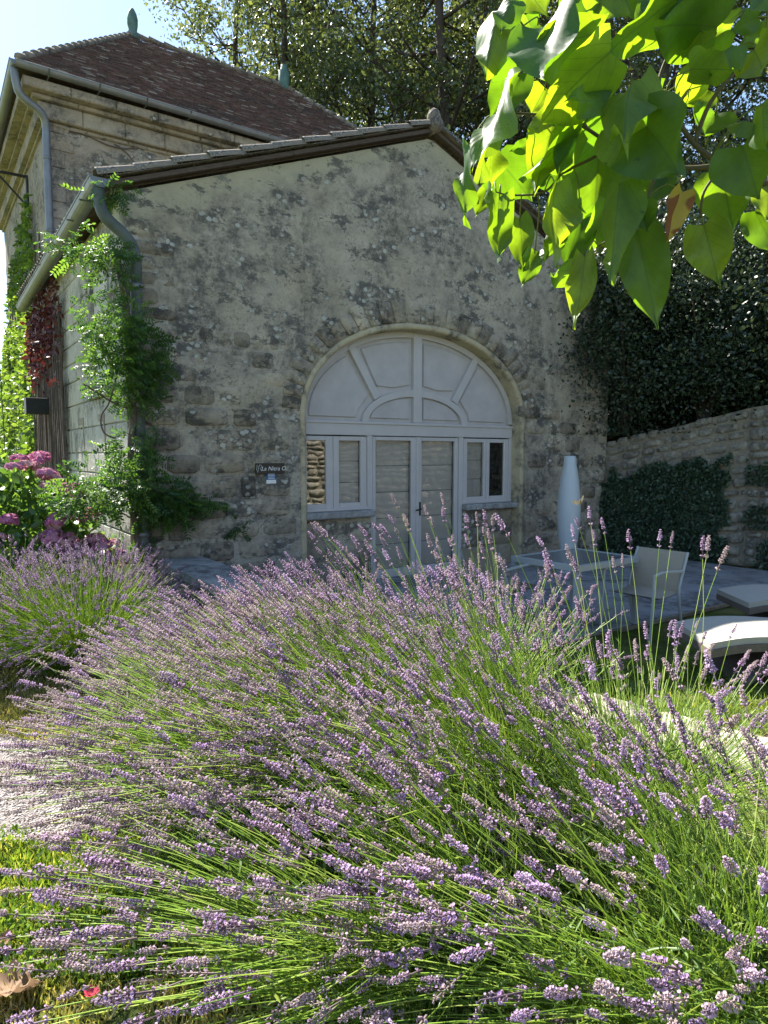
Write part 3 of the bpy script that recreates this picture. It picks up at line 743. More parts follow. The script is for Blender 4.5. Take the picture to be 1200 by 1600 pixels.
def glazed(name, x0, x1, z0, z1, st, rails, y0=JY, depth=.05, seams=3, label=None, blind=True):
    """one leaf: stiles and rails, pane, blind behind with its seams"""
    l, r, b, t = st if hasattr(st, '__len__') else (st,) * 4
    f = MB().bbox((x0, y0, z0), (x0 + l, y0 + depth, z1), .008).bbox((x1 - r, y0, z0), (x1, y0 + depth, z1), .008)
    f.bbox((x0 + l, y0 + .004, z0), (x1 - r, y0 + depth - .004, z0 + b), .006).bbox((x0 + l, y0 + .004, z1 - t), (x1 - r, y0 + depth - .004, z1), .006)
    e = empty(name); e.parent = ann
    if label: e['label'] = label
    f.build('frame', MT['paint'], e)
    MB().box((x0 + l, y0 + .024, z0 + b), (x1 - r, y0 + .028, z1 - t)).build('pane', MT['glassdim' if blind else 'glass'], e)
    if blind:
        n = seams + 1; zz0, zz1 = z0 + b - .02, z1 - t + .02
        for k in range(n):
            a, c = zz0 + (zz1 - zz0) * k / n, zz0 + (zz1 - zz0) * (k + 1) / n; m = .006
            MB().add([(x0 + l - .01, y0 + .085, a + m), (x1 - r + .01, y0 + .085, a + m), (x1 - r + .01, y0 + .075, (a + c) / 2), (x0 + l - .01, y0 + .075, (a + c) / 2), (x1 - r + .01, y0 + .085, c - m), (x0 + l - .01, y0 + .085, c - m)],
                     [(0, 1, 2, 3), (3, 2, 4, 5)]).build('blind_fold', MT['blind'], e)
            MB().box((x0 + l - .01, y0 + .0855, c - m), (x1 - r + .01, y0 + .09, c + m)).build('blind_seam', MT['blindseam'], e)
    return e
# fixed frame posts
for (a, b) in ((-.01 + CX - AA + .01, .055), (1.045, 1.13), (2.715, 2.80), (CX + AA - .07, CX + AA)):
    MB().bbox((a + .001, JY - .01, .0 if 1 < a < 3 else 1.04), (b, JY + .07, TR0 - .001), .008).build('frame_post', MT['paint'], ann)
glazed('window', .06, .50, 1.06, 2.045, (.045, .11, .08, .06), 0, seams=3, blind=False, label='casement window mirroring a sunlit rubble wall')
glazed('window', .505, 1.04, 1.06, 2.045, (.09, .10, .08, .06), 0, seams=2)
glazed('window', 2.805, 3.29, 1.06, 2.045, (.09, .05, .08, .06), 0, seams=2)
glazed('window', 3.295, 3.78, 1.06, 2.045, (.07, .10, .08, .06), 0, seams=2, blind=False, label='casement window reflecting a bright patch of wall')
for (a, b) in ((.04, 1.06), (2.79, 3.83)): MB().bbox((a, JY - .035, 1.036), (b, JY + .02, 1.075), .008).build('bottom_rail', MT['paint'], ann)
d1 = glazed('door', 1.135, 1.915, .03, 2.05, (.055, .10, .12, .055), 0, seams=4)
d2 = glazed('door', 1.92, 2.71, .03, 2.05, (.085, .07, .12, .055), 0, seams=4)
MB().bbox((1.895, JY - .02, .03), (1.945, JY - .001, 2.05), .006).build('cover_strip', MT['paint'], d2)
MB().tube([(1.965, JY, 1.0), (1.965, JY - .05, 1.0), (1.86, JY - .055, .985)], .011, 8).box((1.945, JY - .008, .90), (1.985, JY + .0, 1.10)).build('handle', MT['iron'], d2)
MB().box((CX - AA - .1, JY - .25, -.02), (CX + AA + .1, JY + .1, .035)).build('doorstep', MT['lowwall'], ann)
# dim room behind
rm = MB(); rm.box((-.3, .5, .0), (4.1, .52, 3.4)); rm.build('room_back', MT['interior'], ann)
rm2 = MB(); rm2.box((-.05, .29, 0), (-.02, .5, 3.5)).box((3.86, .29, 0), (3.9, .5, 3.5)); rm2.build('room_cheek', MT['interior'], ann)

# ================================================================ HOUSE BEHIND (tower-like, hipped tile roof)
hou = empty('hipped_house', loc(0, 0, 0), HROT, label='tall rendered house with hipped brown tile roof behind the annex', cat='building')
HX0, HX1, HY0, HY1, HH = -1.85, 7.2, 6.6, 13.9, 8.05
def rough_wall(name, o, du, dv, nu, nv, mat, amp=.015):
    o, du, dv = Vector(o), Vector(du), Vector(dv); nn = du.cross(dv).normalized(); V_ = []
    for j in range(nv + 1):
        for i in range(nu + 1):
            p = o + du * i / nu + dv * j / nv; p = p + nn * (amp * nz(p.x, p.y + p.z * 1.3, p.z, 1.6) + amp * .5 * nz(p.x, p.y, p.z, 7)); V_.append(p)
    F_ = [(j * (nu + 1) + i, j * (nu + 1) + i + 1, (j + 1) * (nu + 1) + i + 1, (j + 1) * (nu + 1) + i) for j in range(nv) for i in range(nu)]
    return link(name, npmesh(name, V_, F_, mat, smooth=True), hou)
rough_wall('front_wall', (HX0, HY0, 0), (HX1 - HX0, 0, 0), (0, 0, HH), 90, 80, MT['tower'])
rough_wall('side_wall', (HX0, HY1, 0), (0, HY0 - HY1, 0), (0, 0, HH), 70, 80, MT['tower'])
MB().box((HX0 + .05, HY0 + .05, 0), (HX1, HY1, HH)).build('core_wall', MT['tower'], hou)
# quoins in flat dressed strip at the corner
for k in range(26):
    h0 = .02 + k * .31; L_ = .30 if k % 2 else .46
    MB().bbox((HX0 - .02, HY0 - .022, h0), (HX0 + L_, HY0 + .01, h0 + .30), .008).build('quoin', MT['tower'], hou)
# cornice: cove built of blocks, two mouldings
for (o0, z0, z1) in ((.05, 7.86, 7.93), (.14, 7.932, 8.22), (.24, 8.222, 8.30), (.40, 8.302, 8.47)):
    n = 12; xs2 = np.linspace(HX0 - o0, HX1, n + 1)
    for a, b in zip(xs2, xs2[1:]): MB().bbox((a + .003, HY0 - o0, z0), (b - .003, HY0 + .1, z1), .02).build('cornice_block', MT['cornice'], hou)
    ys2 = np.linspace(HY0 + .105, HY1 + o0, 11)
    for a, b in zip(ys2, ys2[1:]):
        MB().box((HX0 - o0, a + .003, z0), (HX0 + .1, b - .003, z1)).build('cornice_block', MT['cornice'], hou)
half_gutter('gutter', (HX0 - .52, HY0 - .50, 8.60), (HX1, HY0 - .50, 8.52), .085, hou, MT['zinc'])
half_gutter('gutter', (HX0 - .52, HY1 + .5, 8.50), (HX0 - .52, HY0 - .52, 8.62), .085, hou, MT['zinc'])
for k in range(11): MB().tube([(HX0 + .0 + k * .85, HY0 - .62, 8.58), (HX0 + .0 + k * .85, HY0 - .5, 8.48), (HX0 + k * .85, HY0 - .38, 8.50), (HX0 + k * .85, HY0 - .30, 8.33)], .012, 5).build('gutter_bracket', MT['zincdark'], hou)
dp2 = smooth_path([(HX0 - .52, HY0 - .36, 8.55), (HX0 - .50, HY0 - .36, 8.3), (HX0 - .42, HY0 - .32, 8.12), (HX0 - .12, HY0 - .22, 7.98), (HX0 - .02, HY0 - .13, 7.8), (HX0 - .02, HY0 - .12, 7.3), (HX0 - .02, HY0 - .12, 4.6)])
MB().tube(dp2, .068, 12).build('downpipe', MT['zinc'], hou, smooth=True)
for h in (7.2, 5.9): MB().lathe([(.068, 0), (.08, .006), (.08, .05), (.068, .056)], 12, (HX0 - .02, HY0 - .12, h)).build('pipe_collar', MT['zinc'], hou, smooth=True)
# hipped roof, tiles laid course by course
EX0, EX1, EY0, EY1, EH = HX0 - .47, HX1 + .45, HY0 - .47, HY1 + .47, 8.63
RA, RB = Vector((.76, 10.25, 12.05)), Vector((4.86, 10.25, 12.05))
c00, c10, c11, c01 = Vector((EX0, EY0, EH)), Vector((EX1, EY0, EH)), Vector((EX1, EY1, EH)), Vector((EX0, EY1, EH))
MB().add([c00, c10, c11, c01, RA - Vector((0, 0, .06)), RB - Vector((0, 0, .06))], [(0, 1, 5, 4), (1, 2, 5), (2, 3, 4, 5), (3, 0, 4), (3, 2, 1, 0)]).build('roof_deck', MT['wood'], hou)
def tile_face(a, b, ra, rb, rows, tw):
    """quads between eave a-b and ridge ra-rb; each tile a slightly lifted thin box"""
    a, b, ra, rb = [np.array(x) for x in (a, b, ra, rb)]; up = (ra + rb) / 2 - (a + b) / 2
    ed = (b - a) / np.linalg.norm(b - a); nn = np.cross(ed, up); nn /= np.linalg.norm(nn); nn = nn if nn[2] > 0 else -nn
    Vv, rr = [], []
    for k in range(rows):
        t0, t1 = k / rows, (k + 1.35) / rows; t1 = min(t1, 1.0)
        p0, p1 = a + (ra - a) * t0, b + (rb - b) * t0; q0, q1 = a + (ra - a) * t1, b + (rb - b) * t1
        Lr = np.linalg.norm(p1 - p0); n = max(1, int(Lr / tw)); off = (k % 2) * .5
        for j in range(-1, n + 1):
            s0, s1 = max(0, (j + off) / n), min(1, (j + off + .97) / n)
            if s1 - s0 < .002: continue
            # keep tiles square to the eave: use the base row for x, clip at the hips
            u0 = p0 + (p1 - p0) * s0; u1 = p0 + (p1 - p0) * s1; upv = up / rows * (t1 - t0) * rows
            lift = .022 + .012 * random.random(); low = .004
            w0 = u0 + upv; w1 = u1 + upv
            Vv += [u0 + nn * lift, u1 + nn * (lift + .006 * random.random()), w1 + nn * low, w0 + nn * low, u0 + nn * (lift - .018), u1 + nn * (lift - .018)]
            rr += [random.random()] * 6
    N = len(Vv) // 6; b_ = np.arange(N)[:, None] * 6
    F = np.concatenate([b_ + [0, 1, 2, 3], b_ + [4, 5, 1, 0]]); return np.array(Vv), F, np.array(rr)
acc = [tile_face(c00, c10, RA, RB, 66, .17), tile_face(c01, c00, RA, RA, 66, .17)]
o_ = 0; VV, FF, RR = [], [], []
for v_, f_, r_ in acc: VV.append(v_); FF.append(f_ + o_); RR.append(r_); o_ += len(v_)
link('roof_tiles', npmesh('roof_tiles', np.concatenate(VV), np.concatenate(FF), MT['rooftile'], np.concatenate(RR)), hou, kind='stuff')
def hip(a, b, n):
    a, b = Vector(a), Vector(b)
    for k in range(n):
        p, q = a.lerp(b, k / n), a.lerp(b, (k + 1.05) / n); MB().tube([p + Vector((0, 0, .03 + .03)), q + Vector((0, 0, .02))], [.07, .055], 8).build('hip_tile', MT['tile'], hou, smooth=True)
hip(c00, RA, 20); hip(c10, RB, 16); hip(RA, RB, 11); hip(c01, RA, 16)
MB().lathe([(.17, -.1), (.15, .0), (.10, .12), (.125, .25), (.13, .38), (.10, .52), (.05, .62), (.015, .66)], 14, tuple(RA)).build('finial', MT['copper'], hou, smooth=True)
MB().lathe([(.16, -.1), (.14, .0), (.15, .08), (.15, .40), (.11, .45), (.10, .58), (.02, .62)], 14, tuple(RB)).build('finial', MT['copper'], hou, smooth=True)
# iron bracket and pulley under the side eave
br = empty('bracket', (0, 0, 0)); br.parent = hou
MB().tube([(HX0, 9.1, 7.75), (HX0 - .75, 9.1, 7.75)], .03, 6).tube([(HX0, 9.1, 7.1), (HX0 - .6, 9.1, 7.72)], .022, 6).tube([(HX0 - .02, 9.1, 7.78), (HX0 - .02, 9.1, 7.0)], .03, 6).build('bracket_arm', MT['iron'], br)
MB().box((HX0 - .85, 9.0, 7.5), (HX0 - .72, 9.2, 7.8)).build('pulley', MT['iron'], br)
# old creeper tendrils on the front wall
tn = []
for (px0, py0, ang, L_) in ((108, 205, .5, 1.6), (170, 190, .9, 1.1), (178, 225, -.6, 1.0), (205, 200, 1.6, .8), (250, 210, .2, 1.4), (150, 180, 0, 2.4)):
    s0, h0 = gab(px0, py0, 6.58); P = []; a = ang
    for k in range(9):
        P.append((s0, HY0 - .03, h0)); a += random.uniform(-.5, .5); s0 += L_ / 9 * math.cos(a); h0 += L_ / 9 * math.sin(a) * .5
    tn.append(P)
tb = MB()
for P in tn: tb.tube(P, .012, 4)
dv = tb.build('dead_creeper', MT['vine']); dv.location = ORG; dv.rotation_euler = (0, 0, HROT)
tag(dv, 'thin bare creeper tendrils clinging high on the house wall', 'dead creeper')
# ================================================================ PLANTS ON THE WALLS
def local_obj(o): o.location = ORG; o.rotation_euler = (0, 0, HROT); return o
def cloud(n, f):    # rejection-free: f maps random triple to local point
    return np.array([f(*RNG.random(3)) for _ in range(n)])
# bright creeper up the house side wall, thick dark below
def creeper_pts(n):
    out = []
    while len(out) < n:
        t = random.uniform(6.4, 13.9); h = random.uniform(0, 8.0) if random.random() < .55 else random.uniform(0, 4.8)
        edge = 7.6 + .5 * nz(t, h, 0, 1.5)
        if h > 4.6 + .5 * nz(t, h, 4, 1) and t < 8.3 + .4 * nz(t, h, 1, 1.3): continue
        if h > 7.2 - (t - 8.3) * .35 + .5 * nz(t, h, 2, 1.2): continue
        if nz(t, h, 8, 1.4) < -.25: continue
        d = .08 + (.75 * max(0, 1 - h / 4.9)) * random.random() + .08 * random.random()
        out.append((HX0 - d, t, h))
    return np.array(out)
cr = empty('wall_creeper', ORG, HROT, label='green creeper climbing the shaded side wall of the tall house', cat='climbing plant')
link('foliage', leaves_mesh('foliage', creeper_pts(20000), MT['ivy'], .105, .6, '6'), cr, kind='stuff')
st = MB()
for k in range(14):
    t0 = random.uniform(7, 13); st.tube(smooth_path([(HX0 - .05, t0, 0), (HX0 - .06, t0 + random.uniform(-.4, .4), 2), (HX0 - .04, t0 + random.uniform(-.6, .6), 4), (HX0 - .03, t0 + random.uniform(-.8, .8), 6.2)], 4), .018, 5)
st.build('stem', MT['vine'], cr)
# old vine trunk curtain + red leaves on annex side
ov = empty('virginia_creeper', ORG, HROT, label='mat of grey vine stems with dark red leaves below the annex gutter', cat='climbing plant')
sm = MB()
for k in range(150):
    y0 = 3.4 + 2.9 * random.random(); top = 4.35 - abs(y0 - 4.9) * .15; y1 = y0 + random.uniform(-.35, .35)
    sm.tube([(XL - .04 - .05 * random.random(), y0 - .2, 0), (XL - .05 - .07 * random.random(), (y0 + y1) / 2 + random.uniform(-.12, .12), top * .33), (XL - .05 - .07 * random.random(), (y0 + y1) / 2 + random.uniform(-.12, .12), top * .66), (XL - .04 - .08 * random.random(), y1, top * random.uniform(.75, 1))], random.uniform(.008, .022), 4)
sm.build('stems', MT['vine'], ov, kind='stuff')
P = []
while len(P) < 1500:
    y0 = random.uniform(3.2, 6.4); h = random.gauss(3.8, .35)
    if h < 4.4 and (y0 > 3.9 or random.random() < .3): P.append((XL - .06 - .16 * random.random(), y0, h))
link('foliage', leaves_mesh('foliage', P, MT['redleaf'], .08, .8, '6'), ov, kind='stuff')
# wisteria
wis = empty('wisteria', ORG, HROT, label='wisteria climbing the downpipe at the annex corner', cat='climbing plant')
def compound_leaf(n=6, L=.30):
    Vv, Fv = [], []; pts = []
    for k in range(n + 1):
        t = k / n; pts.append((0, .10 * L * math.sin(t * 2.5) * 2, t * L))
    b = MB().tube([Vector(p) for p in pts], .0018, 3, False); Vv += b.v; Fv += [f for f in b.f]
    tri = []
    for f in Fv: tri += [(f[0], f[1], f[2]), (f[0], f[2], f[3])]
    vv = list(Vv)
    def leaf(p, d, roll, sz):
        nonlocal vv, tri
        Rm = rot_from(np.array([d], float), np.array([roll]))[0]; o = len(vv)
        for q in LEAF_V * [.75, 1, 1]: vv.append(tuple(np.array(p) + Rm @ (q * sz)))
        tri += [tuple(i + o for i in f) for f in LEAF_F.tolist()]
    for k in range(1, n + 1):
        for sg in (-1, 1): leaf(pts[k], (sg * 1.0, -.35 + random.uniform(-.2, .2), .55), PI / 2 * (1 if sg < 0 else 1) + random.uniform(-.5, .5), .062 * random.uniform(.8, 1.1))
    leaf(pts[-1], (0, -.2, 1), random.uniform(-.5, .5), .065)
    return np.array(vv), np.array(tri)
cls = [compound_leaf(6, .24), compound_leaf(5, .20), compound_leaf(7, .26), compound_leaf(6, .22)]
clm = [npmesh('leaf', v_, f_, MT['wist'], np.repeat(random.random(), len(v_))) for v_, f_ in cls]
for m_ in clm:
    a = m_.attributes['rnd']; a.data.foreach_set('value', RNG.random(len(m_.vertices)).astype(np.float32))
WB = []     # (centre s,t,h, radii, count)
def wblob(px, py, t, rs, rt, rh, n):
    s, h = gab(px, py, t); WB.append((s, t, h, rs, rt, rh, n))
wblob(130, 388, -.4, .30, .28, .13, 34); wblob(162, 385, -.25, .20, .2, .16, 18); wblob(168, 300, -.15, .22, .12, .10, 14); wblob(178, 430, -.25, .13, .15, .30, 24)
wblob(150, 505, -.5, .12, .2, .30, 20); wblob(185, 520, -.3, .22, .3, .34, 60); wblob(222, 550, -.22, .28, .2, .30, 90); wblob(185, 590, -.3, .30, .3, .24, 60); wblob(212, 610, -.22, .2, .15, .18, 40)
wblob(205, 705, -.25, .22, .25, .24, 50); wblob(155, 765, -.5, .32, .35, .26, 70); wblob(215, 755, -.3, .36, .3, .32, 105); wblob(265, 790, -.2, .36, .16, .20, 90); wblob(310, 785, -.12, .18, .08, .06, 14)
wblob(118, 770, -.6, .26, .3, .14, 30); wblob(205, 850, -.2, .22, .15, .15, 14); wblob(345, 795, -.08, .10, .05, .03, 3); wblob(380, 822, -.08, .06, .04, .07, 5)
tw = []; cnt = 0; tot = sum(b[-1] for b in WB); ov_v, ov_f, ov_r, oo = [], [], [], 0
for (s, t, h, rs, rt, rh, n) in WB:
    for k in range(n * 2):
        d = Vector((random.gauss(0, 1), random.gauss(0, 1), random.gauss(0, 1))); d.normalize(); rr = random.random() ** .45
        p = Vector((s + d.x * rs * rr, min(t + d.y * rt * rr, -.05), h + d.z * rh * rr)); aim = Vector((d.x * .9, d.y * .7 - .3, d.z * .4 - .35)) + Vector((random.gauss(0, .4), random.gauss(0, .4), random.gauss(0, .3)))
        Rm = rot_from(np.array([list(aim)]), np.array([random.uniform(0, 6.28)]))[0]; sc_ = random.uniform(.5, .9)
        if cnt < 296 and k % 5 == 0:
            Mx = Matrix.Translation(p) @ Matrix(Rm.tolist()).to_4x4() @ Matrix.Scale(sc_, 4)
            link('leaf', random.choice(clm), wis, Mx); cnt += 1
        else:
            v_, f_ = random.choice(cls); ov_v.append((v_ @ Rm.T) * sc_ + np.array(p)); ov_f.append(f_ + oo); ov_r.append(np.full(len(v_), random.random())); oo += len(v_)
link('foliage', npmesh('foliage', np.concatenate(ov_v), np.concatenate(ov_f), MT['wist'], np.concatenate(ov_r)), wis, kind='stuff')
wt = MB()
def gp(px, py, t=-.15): s, h = gab(px, py, t); return (s, t, h)
wt.tube(smooth_path([gp(215, 935), gp(222, 880), gp(210, 820), gp(204, 700), gp(210, 640), gp(204, 560), gp(195, 470), gp(180, 390)]), .035, 7)
wt.tube(smooth_path([gp(238, 720, -.06), gp(246, 690, -.06), gp(242, 670, -.06), gp(222, 655, -.07), gp(208, 640, -.14)]), .012, 5)
wt.tube(smooth_path([gp(205, 640, -.2), gp(175, 628, -.3), gp(150, 612, -.45), gp(130, 600, -.5)]), .010, 5)
wt.tube(smooth_path([gp(188, 560, -.25), gp(172, 625, -.3), gp(158, 650, -.35), gp(162, 675, -.35), gp(180, 685, -.3)]), .009, 5)
wt.build('stem', MT['vine'], wis, smooth=True)
# ivy on the retaining wall
iv = empty('wall_ivy', (0, 0, 0), label='dark ivy spreading over the lower part of the retaining wall', cat='ivy')
P = []; nn = Vector((-.66, -.75, 0)); 
while len(P) < 15000:
    f = random.random(); h = random.uniform(0, 2.0); p = W[3].lerp(W[4], f * 1.05 - .05) if f < .9 else W[4].lerp(W[5], random.random() * .25)
    lim = 1.55 + .34 * nz(p.x * 1.0, h, 0, 1.3) + .22 * nz(p.x, h * .3, 7, 6) + .15 * f
    if h > lim or (f > .8 and nz(p.x, h, 6, 3) < -.1): continue
    q = p + nn.normalized() * (.03 + (.10 + .12 * max(0, nz(p.x, h, 3, 2.5))) * random.random()); P.append((q.x, q.y, h))
link('foliage', leaves_mesh('foliage', P, MT['ivydark'], .06, .7, '6', up=(-.5, -.6, 0)), iv, kind='stuff')
sv = MB()
for k in range(8):
    p = W[3].lerp(W[4], random.random()); q = p + nn.normalized() * .04; sv.tube(smooth_path([(q.x, q.y, 0), (q.x + .1, q.y - .08, .6), (q.x - .05, q.y + .04, 1.3)], 4), .015, 5)
sv.build('stem', MT['vine'], iv)

# ================================================================ RETAINING WALL, LOW WALL, PATH KERB
rw = empty('retaining_wall', (0, 0, 0), label='rubble stone retaining wall closing the patio below the hillside', cat='wall')
WT = [2.0, 2.02, 1.98, 2.05, 2.62, 2.9, 2.6, 2.4, 2.3]
bw = MB()
for i in range(len(W) - 1):
    if i < 2: continue
    a, b = W[i], W[i + 1]; t = (b - a).normalized(); n_ = Vector((-t.y, t.x, 0)); n_ = n_ if n_.dot(Vector((1, .8, 0))) > 0 else -n_
    za, zb = WT[i] - .08, WT[i + 1] - .08
    bw.add([a, b, b + n_ * .4, a + n_ * .4, a + Vector((0, 0, za)), b + Vector((0, 0, zb)), b + n_ * .4 + Vector((0, 0, zb)), a + n_ * .4 + Vector((0, 0, za))], [(0, 1, 5, 4), (2, 3, 7, 6), (4, 5, 6, 7), (0, 4, 7, 3), (1, 2, 6, 5)])
bw.build('wall_core', MT['mortar'], rw)
ns = 0; extra = MB()
for i in range(3, len(W) - 1):
    a, b = W[i], W[i + 1]; L = (b - a).length; t = (b - a).normalized(); n_ = Vector((-t.y, t.x, 0)); n_ = n_ if n_.dot(Vector((1, .8, 0))) > 0 else -n_
    Mw = Matrix.Translation(a) @ Matrix((( t.x, n_.x, 0), (t.y, n_.y, 0), (0, 0, 1))).to_4x4()
    z = .0; slant = (WT[i + 1] - WT[i]) / L
    while z < 2.9:
        h = random.uniform(.11, .22); x = .0
        while x < L:
            w_ = random.uniform(.16, .42) * (1 if i < 6 else 1.6); x1 = min(x + w_, L); zt = WT[i] + (WT[i + 1] - WT[i]) * ((x + x1) / 2 / L)
            if z + h < (WT[i] + WT[i + 1]) / 2 + .02 and x1 - x > .06:
                mb = stone(MB(), [(p_[0], p_[1] + slant * (p_[0] - L / 2) * (z + h / 2) / 2.6 + .03 * nz(p_[0], p_[1], 5, 2.2)) for p_ in stone_poly(x + .004, x1 - .004, z + .004, z + h * random.uniform(.85, 1.1) - .004, .4)], .03, random.uniform(.045, .09), .02)
                # stone() faces -y = away from hill: matches
                mb.v = [tuple(Mw @ Vector(p)) for p in mb.v]
                if i <= 4 and z > .9 and ns < 285: mb.build('stone', MT['retain'], rw, smooth=True); ns += 1
                else: extra.add(mb.v, mb.f)
            x = x1
        z += h
extra.build('stones', MT['retain'], rw, smooth=True, kind='stuff')
# low wall running out from the corner
lw = empty('low_wall', loc(-1.92, -.1, 0), HROT, label='low grey stone wall with flat coping running out from the gable corner', cat='wall')
MB().box((.03, -2.62, 0), (.42, -.02, .52)).build('wall_core', MT['mortar'], lw)
z = 0
for zr in range(3):
    h = (.17, .18, .17)[zr]; y = -2.6
    while y < -.05:
        w_ = random.uniform(.3, .6); y1 = min(y + w_, -.03)
        for sg, xx in ((1, .03), (-1, .42)):
            mb = stone(MB(), stone_poly(y + .004, y1 - .004, z + .004, z + h - .004, .12), 0, .035, .015)
            mb.v = [((xx + b if sg > 0 else xx - b), a, c) for a, b, c in mb.v]
            if sg < 0: mb.f = [f[::-1] for f in mb.f]
            mb.build('stone', MT['lowwall'], lw, smooth=True)
        y = y1
    z += h
mb = stone(MB(), stone_poly(.02, .44, .0, .5, .05), -2.6, .04, .02); mb.build('stone', MT['lowwall'], lw)
y = -2.66
while y < -.06:
    w_ = random.uniform(.5, .75); y1 = min(y + w_, -.02); j = random.uniform(-.012, .012)
    mb = MB().bbox((-.035 + j, 0, y + .005), (.485 + j, .10, y1 - .005), .015); mb.v = [(a, c, .635 - b + .004 * nz(a, c, 2, 9)) for a, b, c in mb.v]; mb.build('coping_stone', MT['lowwall'], lw); y = y1
# pale path of stones between bed and the shaded lawn
kp = empty('stone_path', (0, 0, 0), kind='structure')
A, B = Vector((.35, 5.75, 0)), Vector((3.3, 3.05, 0)); L = (B - A).length; t = (B - A).normalized(); n_ = Vector((-t.y, t.x, 0))
for r3 in range(2):
    x = -.2 * r3
    while x < L:
        w_ = random.uniform(.35, .6); p = A + t * x - n_ * (.26 * r3); mb = stone(MB(), stone_poly(0, w_ - .01, 0, .25, .1), 0, .05, .015)
        mb.v = [tuple(p + t * a - n_ * c + Vector((0, 0, .05 - b + bedz(p.x, p.y) * .0))) for a, b, c in mb.v]; mb.f = [f[::-1] for f in mb.f]; mb.build('stone', MT['kerb'], kp, smooth=True); x += w_

# ================================================================ SIGNS, LAMP BOX
def text_mesh(body, size, mat, name='lettering', shear=0, ext=.0006):
    cu = bpy.data.curves.new(name, 'FONT'); cu.body = body; cu.size = size; cu.extrude = ext; cu.shear = shear; cu.align_x = 'CENTER'; cu.align_y = 'CENTER'; cu.resolution_u = 3
    o = bpy.data.objects.new('tmp', cu); COL.objects.link(o); dg = bpy.context.evaluated_depsgraph_get(); me = bpy.data.meshes.new_from_object(o.evaluated_get(dg)); bpy.data.objects.remove(o)
    me.name = name; me.materials.clear(); me.materials.append(mat); return me
s0, h0 = gab(402, 732, -.04); s1, h1 = gab(443, 732, -.04); sc_, hc = (s0 + s1) / 2, gab(423, 732, -.04)[1]
pl = empty('name_plaque', loc(sc_, -.035, hc), HROT, label='black name plaque with white script letters on the gable', cat='sign')
MB().bbox((-.20, -.012, -.065), (.19, .012, .065), .004).build('plaque_board', MT['black'], pl)
link('lettering', text_mesh('La Nitra O.', .074, MT['white'], shear=.25), pl, Matrix.Translation((.045, -.0128, -.002)) @ Matrix.Rotation(PI / 2, 4, 'X'))
em = MB().tube(smooth_path([(-.175, -.014, -.045), (-.165, -.014, .0), (-.15, -.014, .04), (-.13, -.014, .045), (-.12, -.014, .02), (-.14, -.014, .0), (-.12, -.014, -.03)], 3), .0022, 4).tube([(-.19, -.014, -.02), (-.18, -.014, .045)], .002, 4)
em.build('emblem', MT['white'], pl)
s2, h2 = gab(424, 747, -.035)
bs = empty('blue_plate', loc(s2, -.03, h2), HROT, label='small blue and white enamel plate fixed below the black plaque', cat='sign')
MB().bbox((-.065, -.006, -.02), (.065, .008, .07), .003).build('blue_panel', MT['blue'], bs)
MB().bbox((-.065, -.006, -.068), (.065, .008, -.021), .003).build('white_panel', MT['white'], bs)
for k in range(4): MB().box((-.045, -.0085, -.008 + k * .018), (.045, -.0065, -.002 + k * .018)).build('printed_line', MT['white'], bs)
MB().box((.03, -.0085, .055), (.062, -.0065, .067)).build('corner_mark', MT['white'], bs)
t0, h0 = sidep(62, 635, -2.4)
lb = empty('wall_lantern', loc(-2.4, t0 - .05, h0), HROT, label='black box shaped wall light on the creeper covered side wall', cat='wall light')
MB().bbox((-.22, -.12, -.13), (.14, .12, .13), .01).build('housing', MT['iron'], lb); MB().box((.141, -.05, -.05), (.23, .05, .05)).build('mount', MT['iron'], lb)
wr = MB().tube(smooth_path([(HX0 - .78, 9.1, 7.5), (HX0 - .78, 9.12, 6), (HX0 - .7, 9.15, 4), (HX0 - .66, 9.2, 1.0)], 4), .01, 5).build('hanging_cable', MT['iron'])
local_obj(wr); tag(wr, 'thin dark cable hanging straight down from the eave bracket', 'cable')

# ================================================================ FURNITURE
sp = empty('floor_lamp', loc(3.9, -.95, 0), HROT, label='tall white spindle shaped outdoor lamp standing in the patio corner', cat='outdoor lamp')
MB().lathe([(.02, .10), (.10, .105), (.105, .3), (.145, .55), (.172, .85), (.17, 1.1), (.14, 1.4), (.095, 1.66), (.085, 1.76), (.078, 1.775), (.01, 1.78)], 32).build('shade', MT['lamp'], sp, smooth=True)
MB().lathe([(.17, .03), (.17, .05), (.04, .06), (.035, .10)], 24).build('base', MT['alu'], sp, smooth=True)
MB().lathe([(.0815, 1.73), (.084, 1.74)], 24).build('rim', MT['alu'], sp)
ta = Vector((1.40, 6.98, 0)); tb_ = Vector((1.74, 6.22, 0)); tc = Vector((2.58, 6.86, 0)); tdv = tb_ - ta; te = tc - tb_
TROT = math.atan2(te.y, te.x); tcn = (ta + tc) / 2
tbl = empty('garden_table', (tcn.x, tcn.y, 0), TROT, label='square garden table with pale frame and grey glass top', cat='table')
hx, hy = .52, .42
f = MB()
for (a, b) in (((-hx, -hy, .69), (hx, -hy + .05, .745)), ((-hx, hy - .05, .69), (hx, hy, .745)), ((-hx, -hy + .051, .69), (-hx + .05, hy - .051, .745)), ((hx - .05, -hy + .051, .69), (hx, hy - .051, .745))): f.box(a, b)
f.build('frame', MT['alu'], tbl); MB().box((-hx + .052, -hy + .052, .725), (hx - .052, hy - .052, .74)).build('table_top', MT['tabletop'], tbl)
for x in (-hx + .03, hx - .03):
    for y in (-hy + .03, hy - .03): MB().box((x - .025, y - .025, .04), (x + .025, y + .025, .689)).build('leg', MT['alu'], tbl)
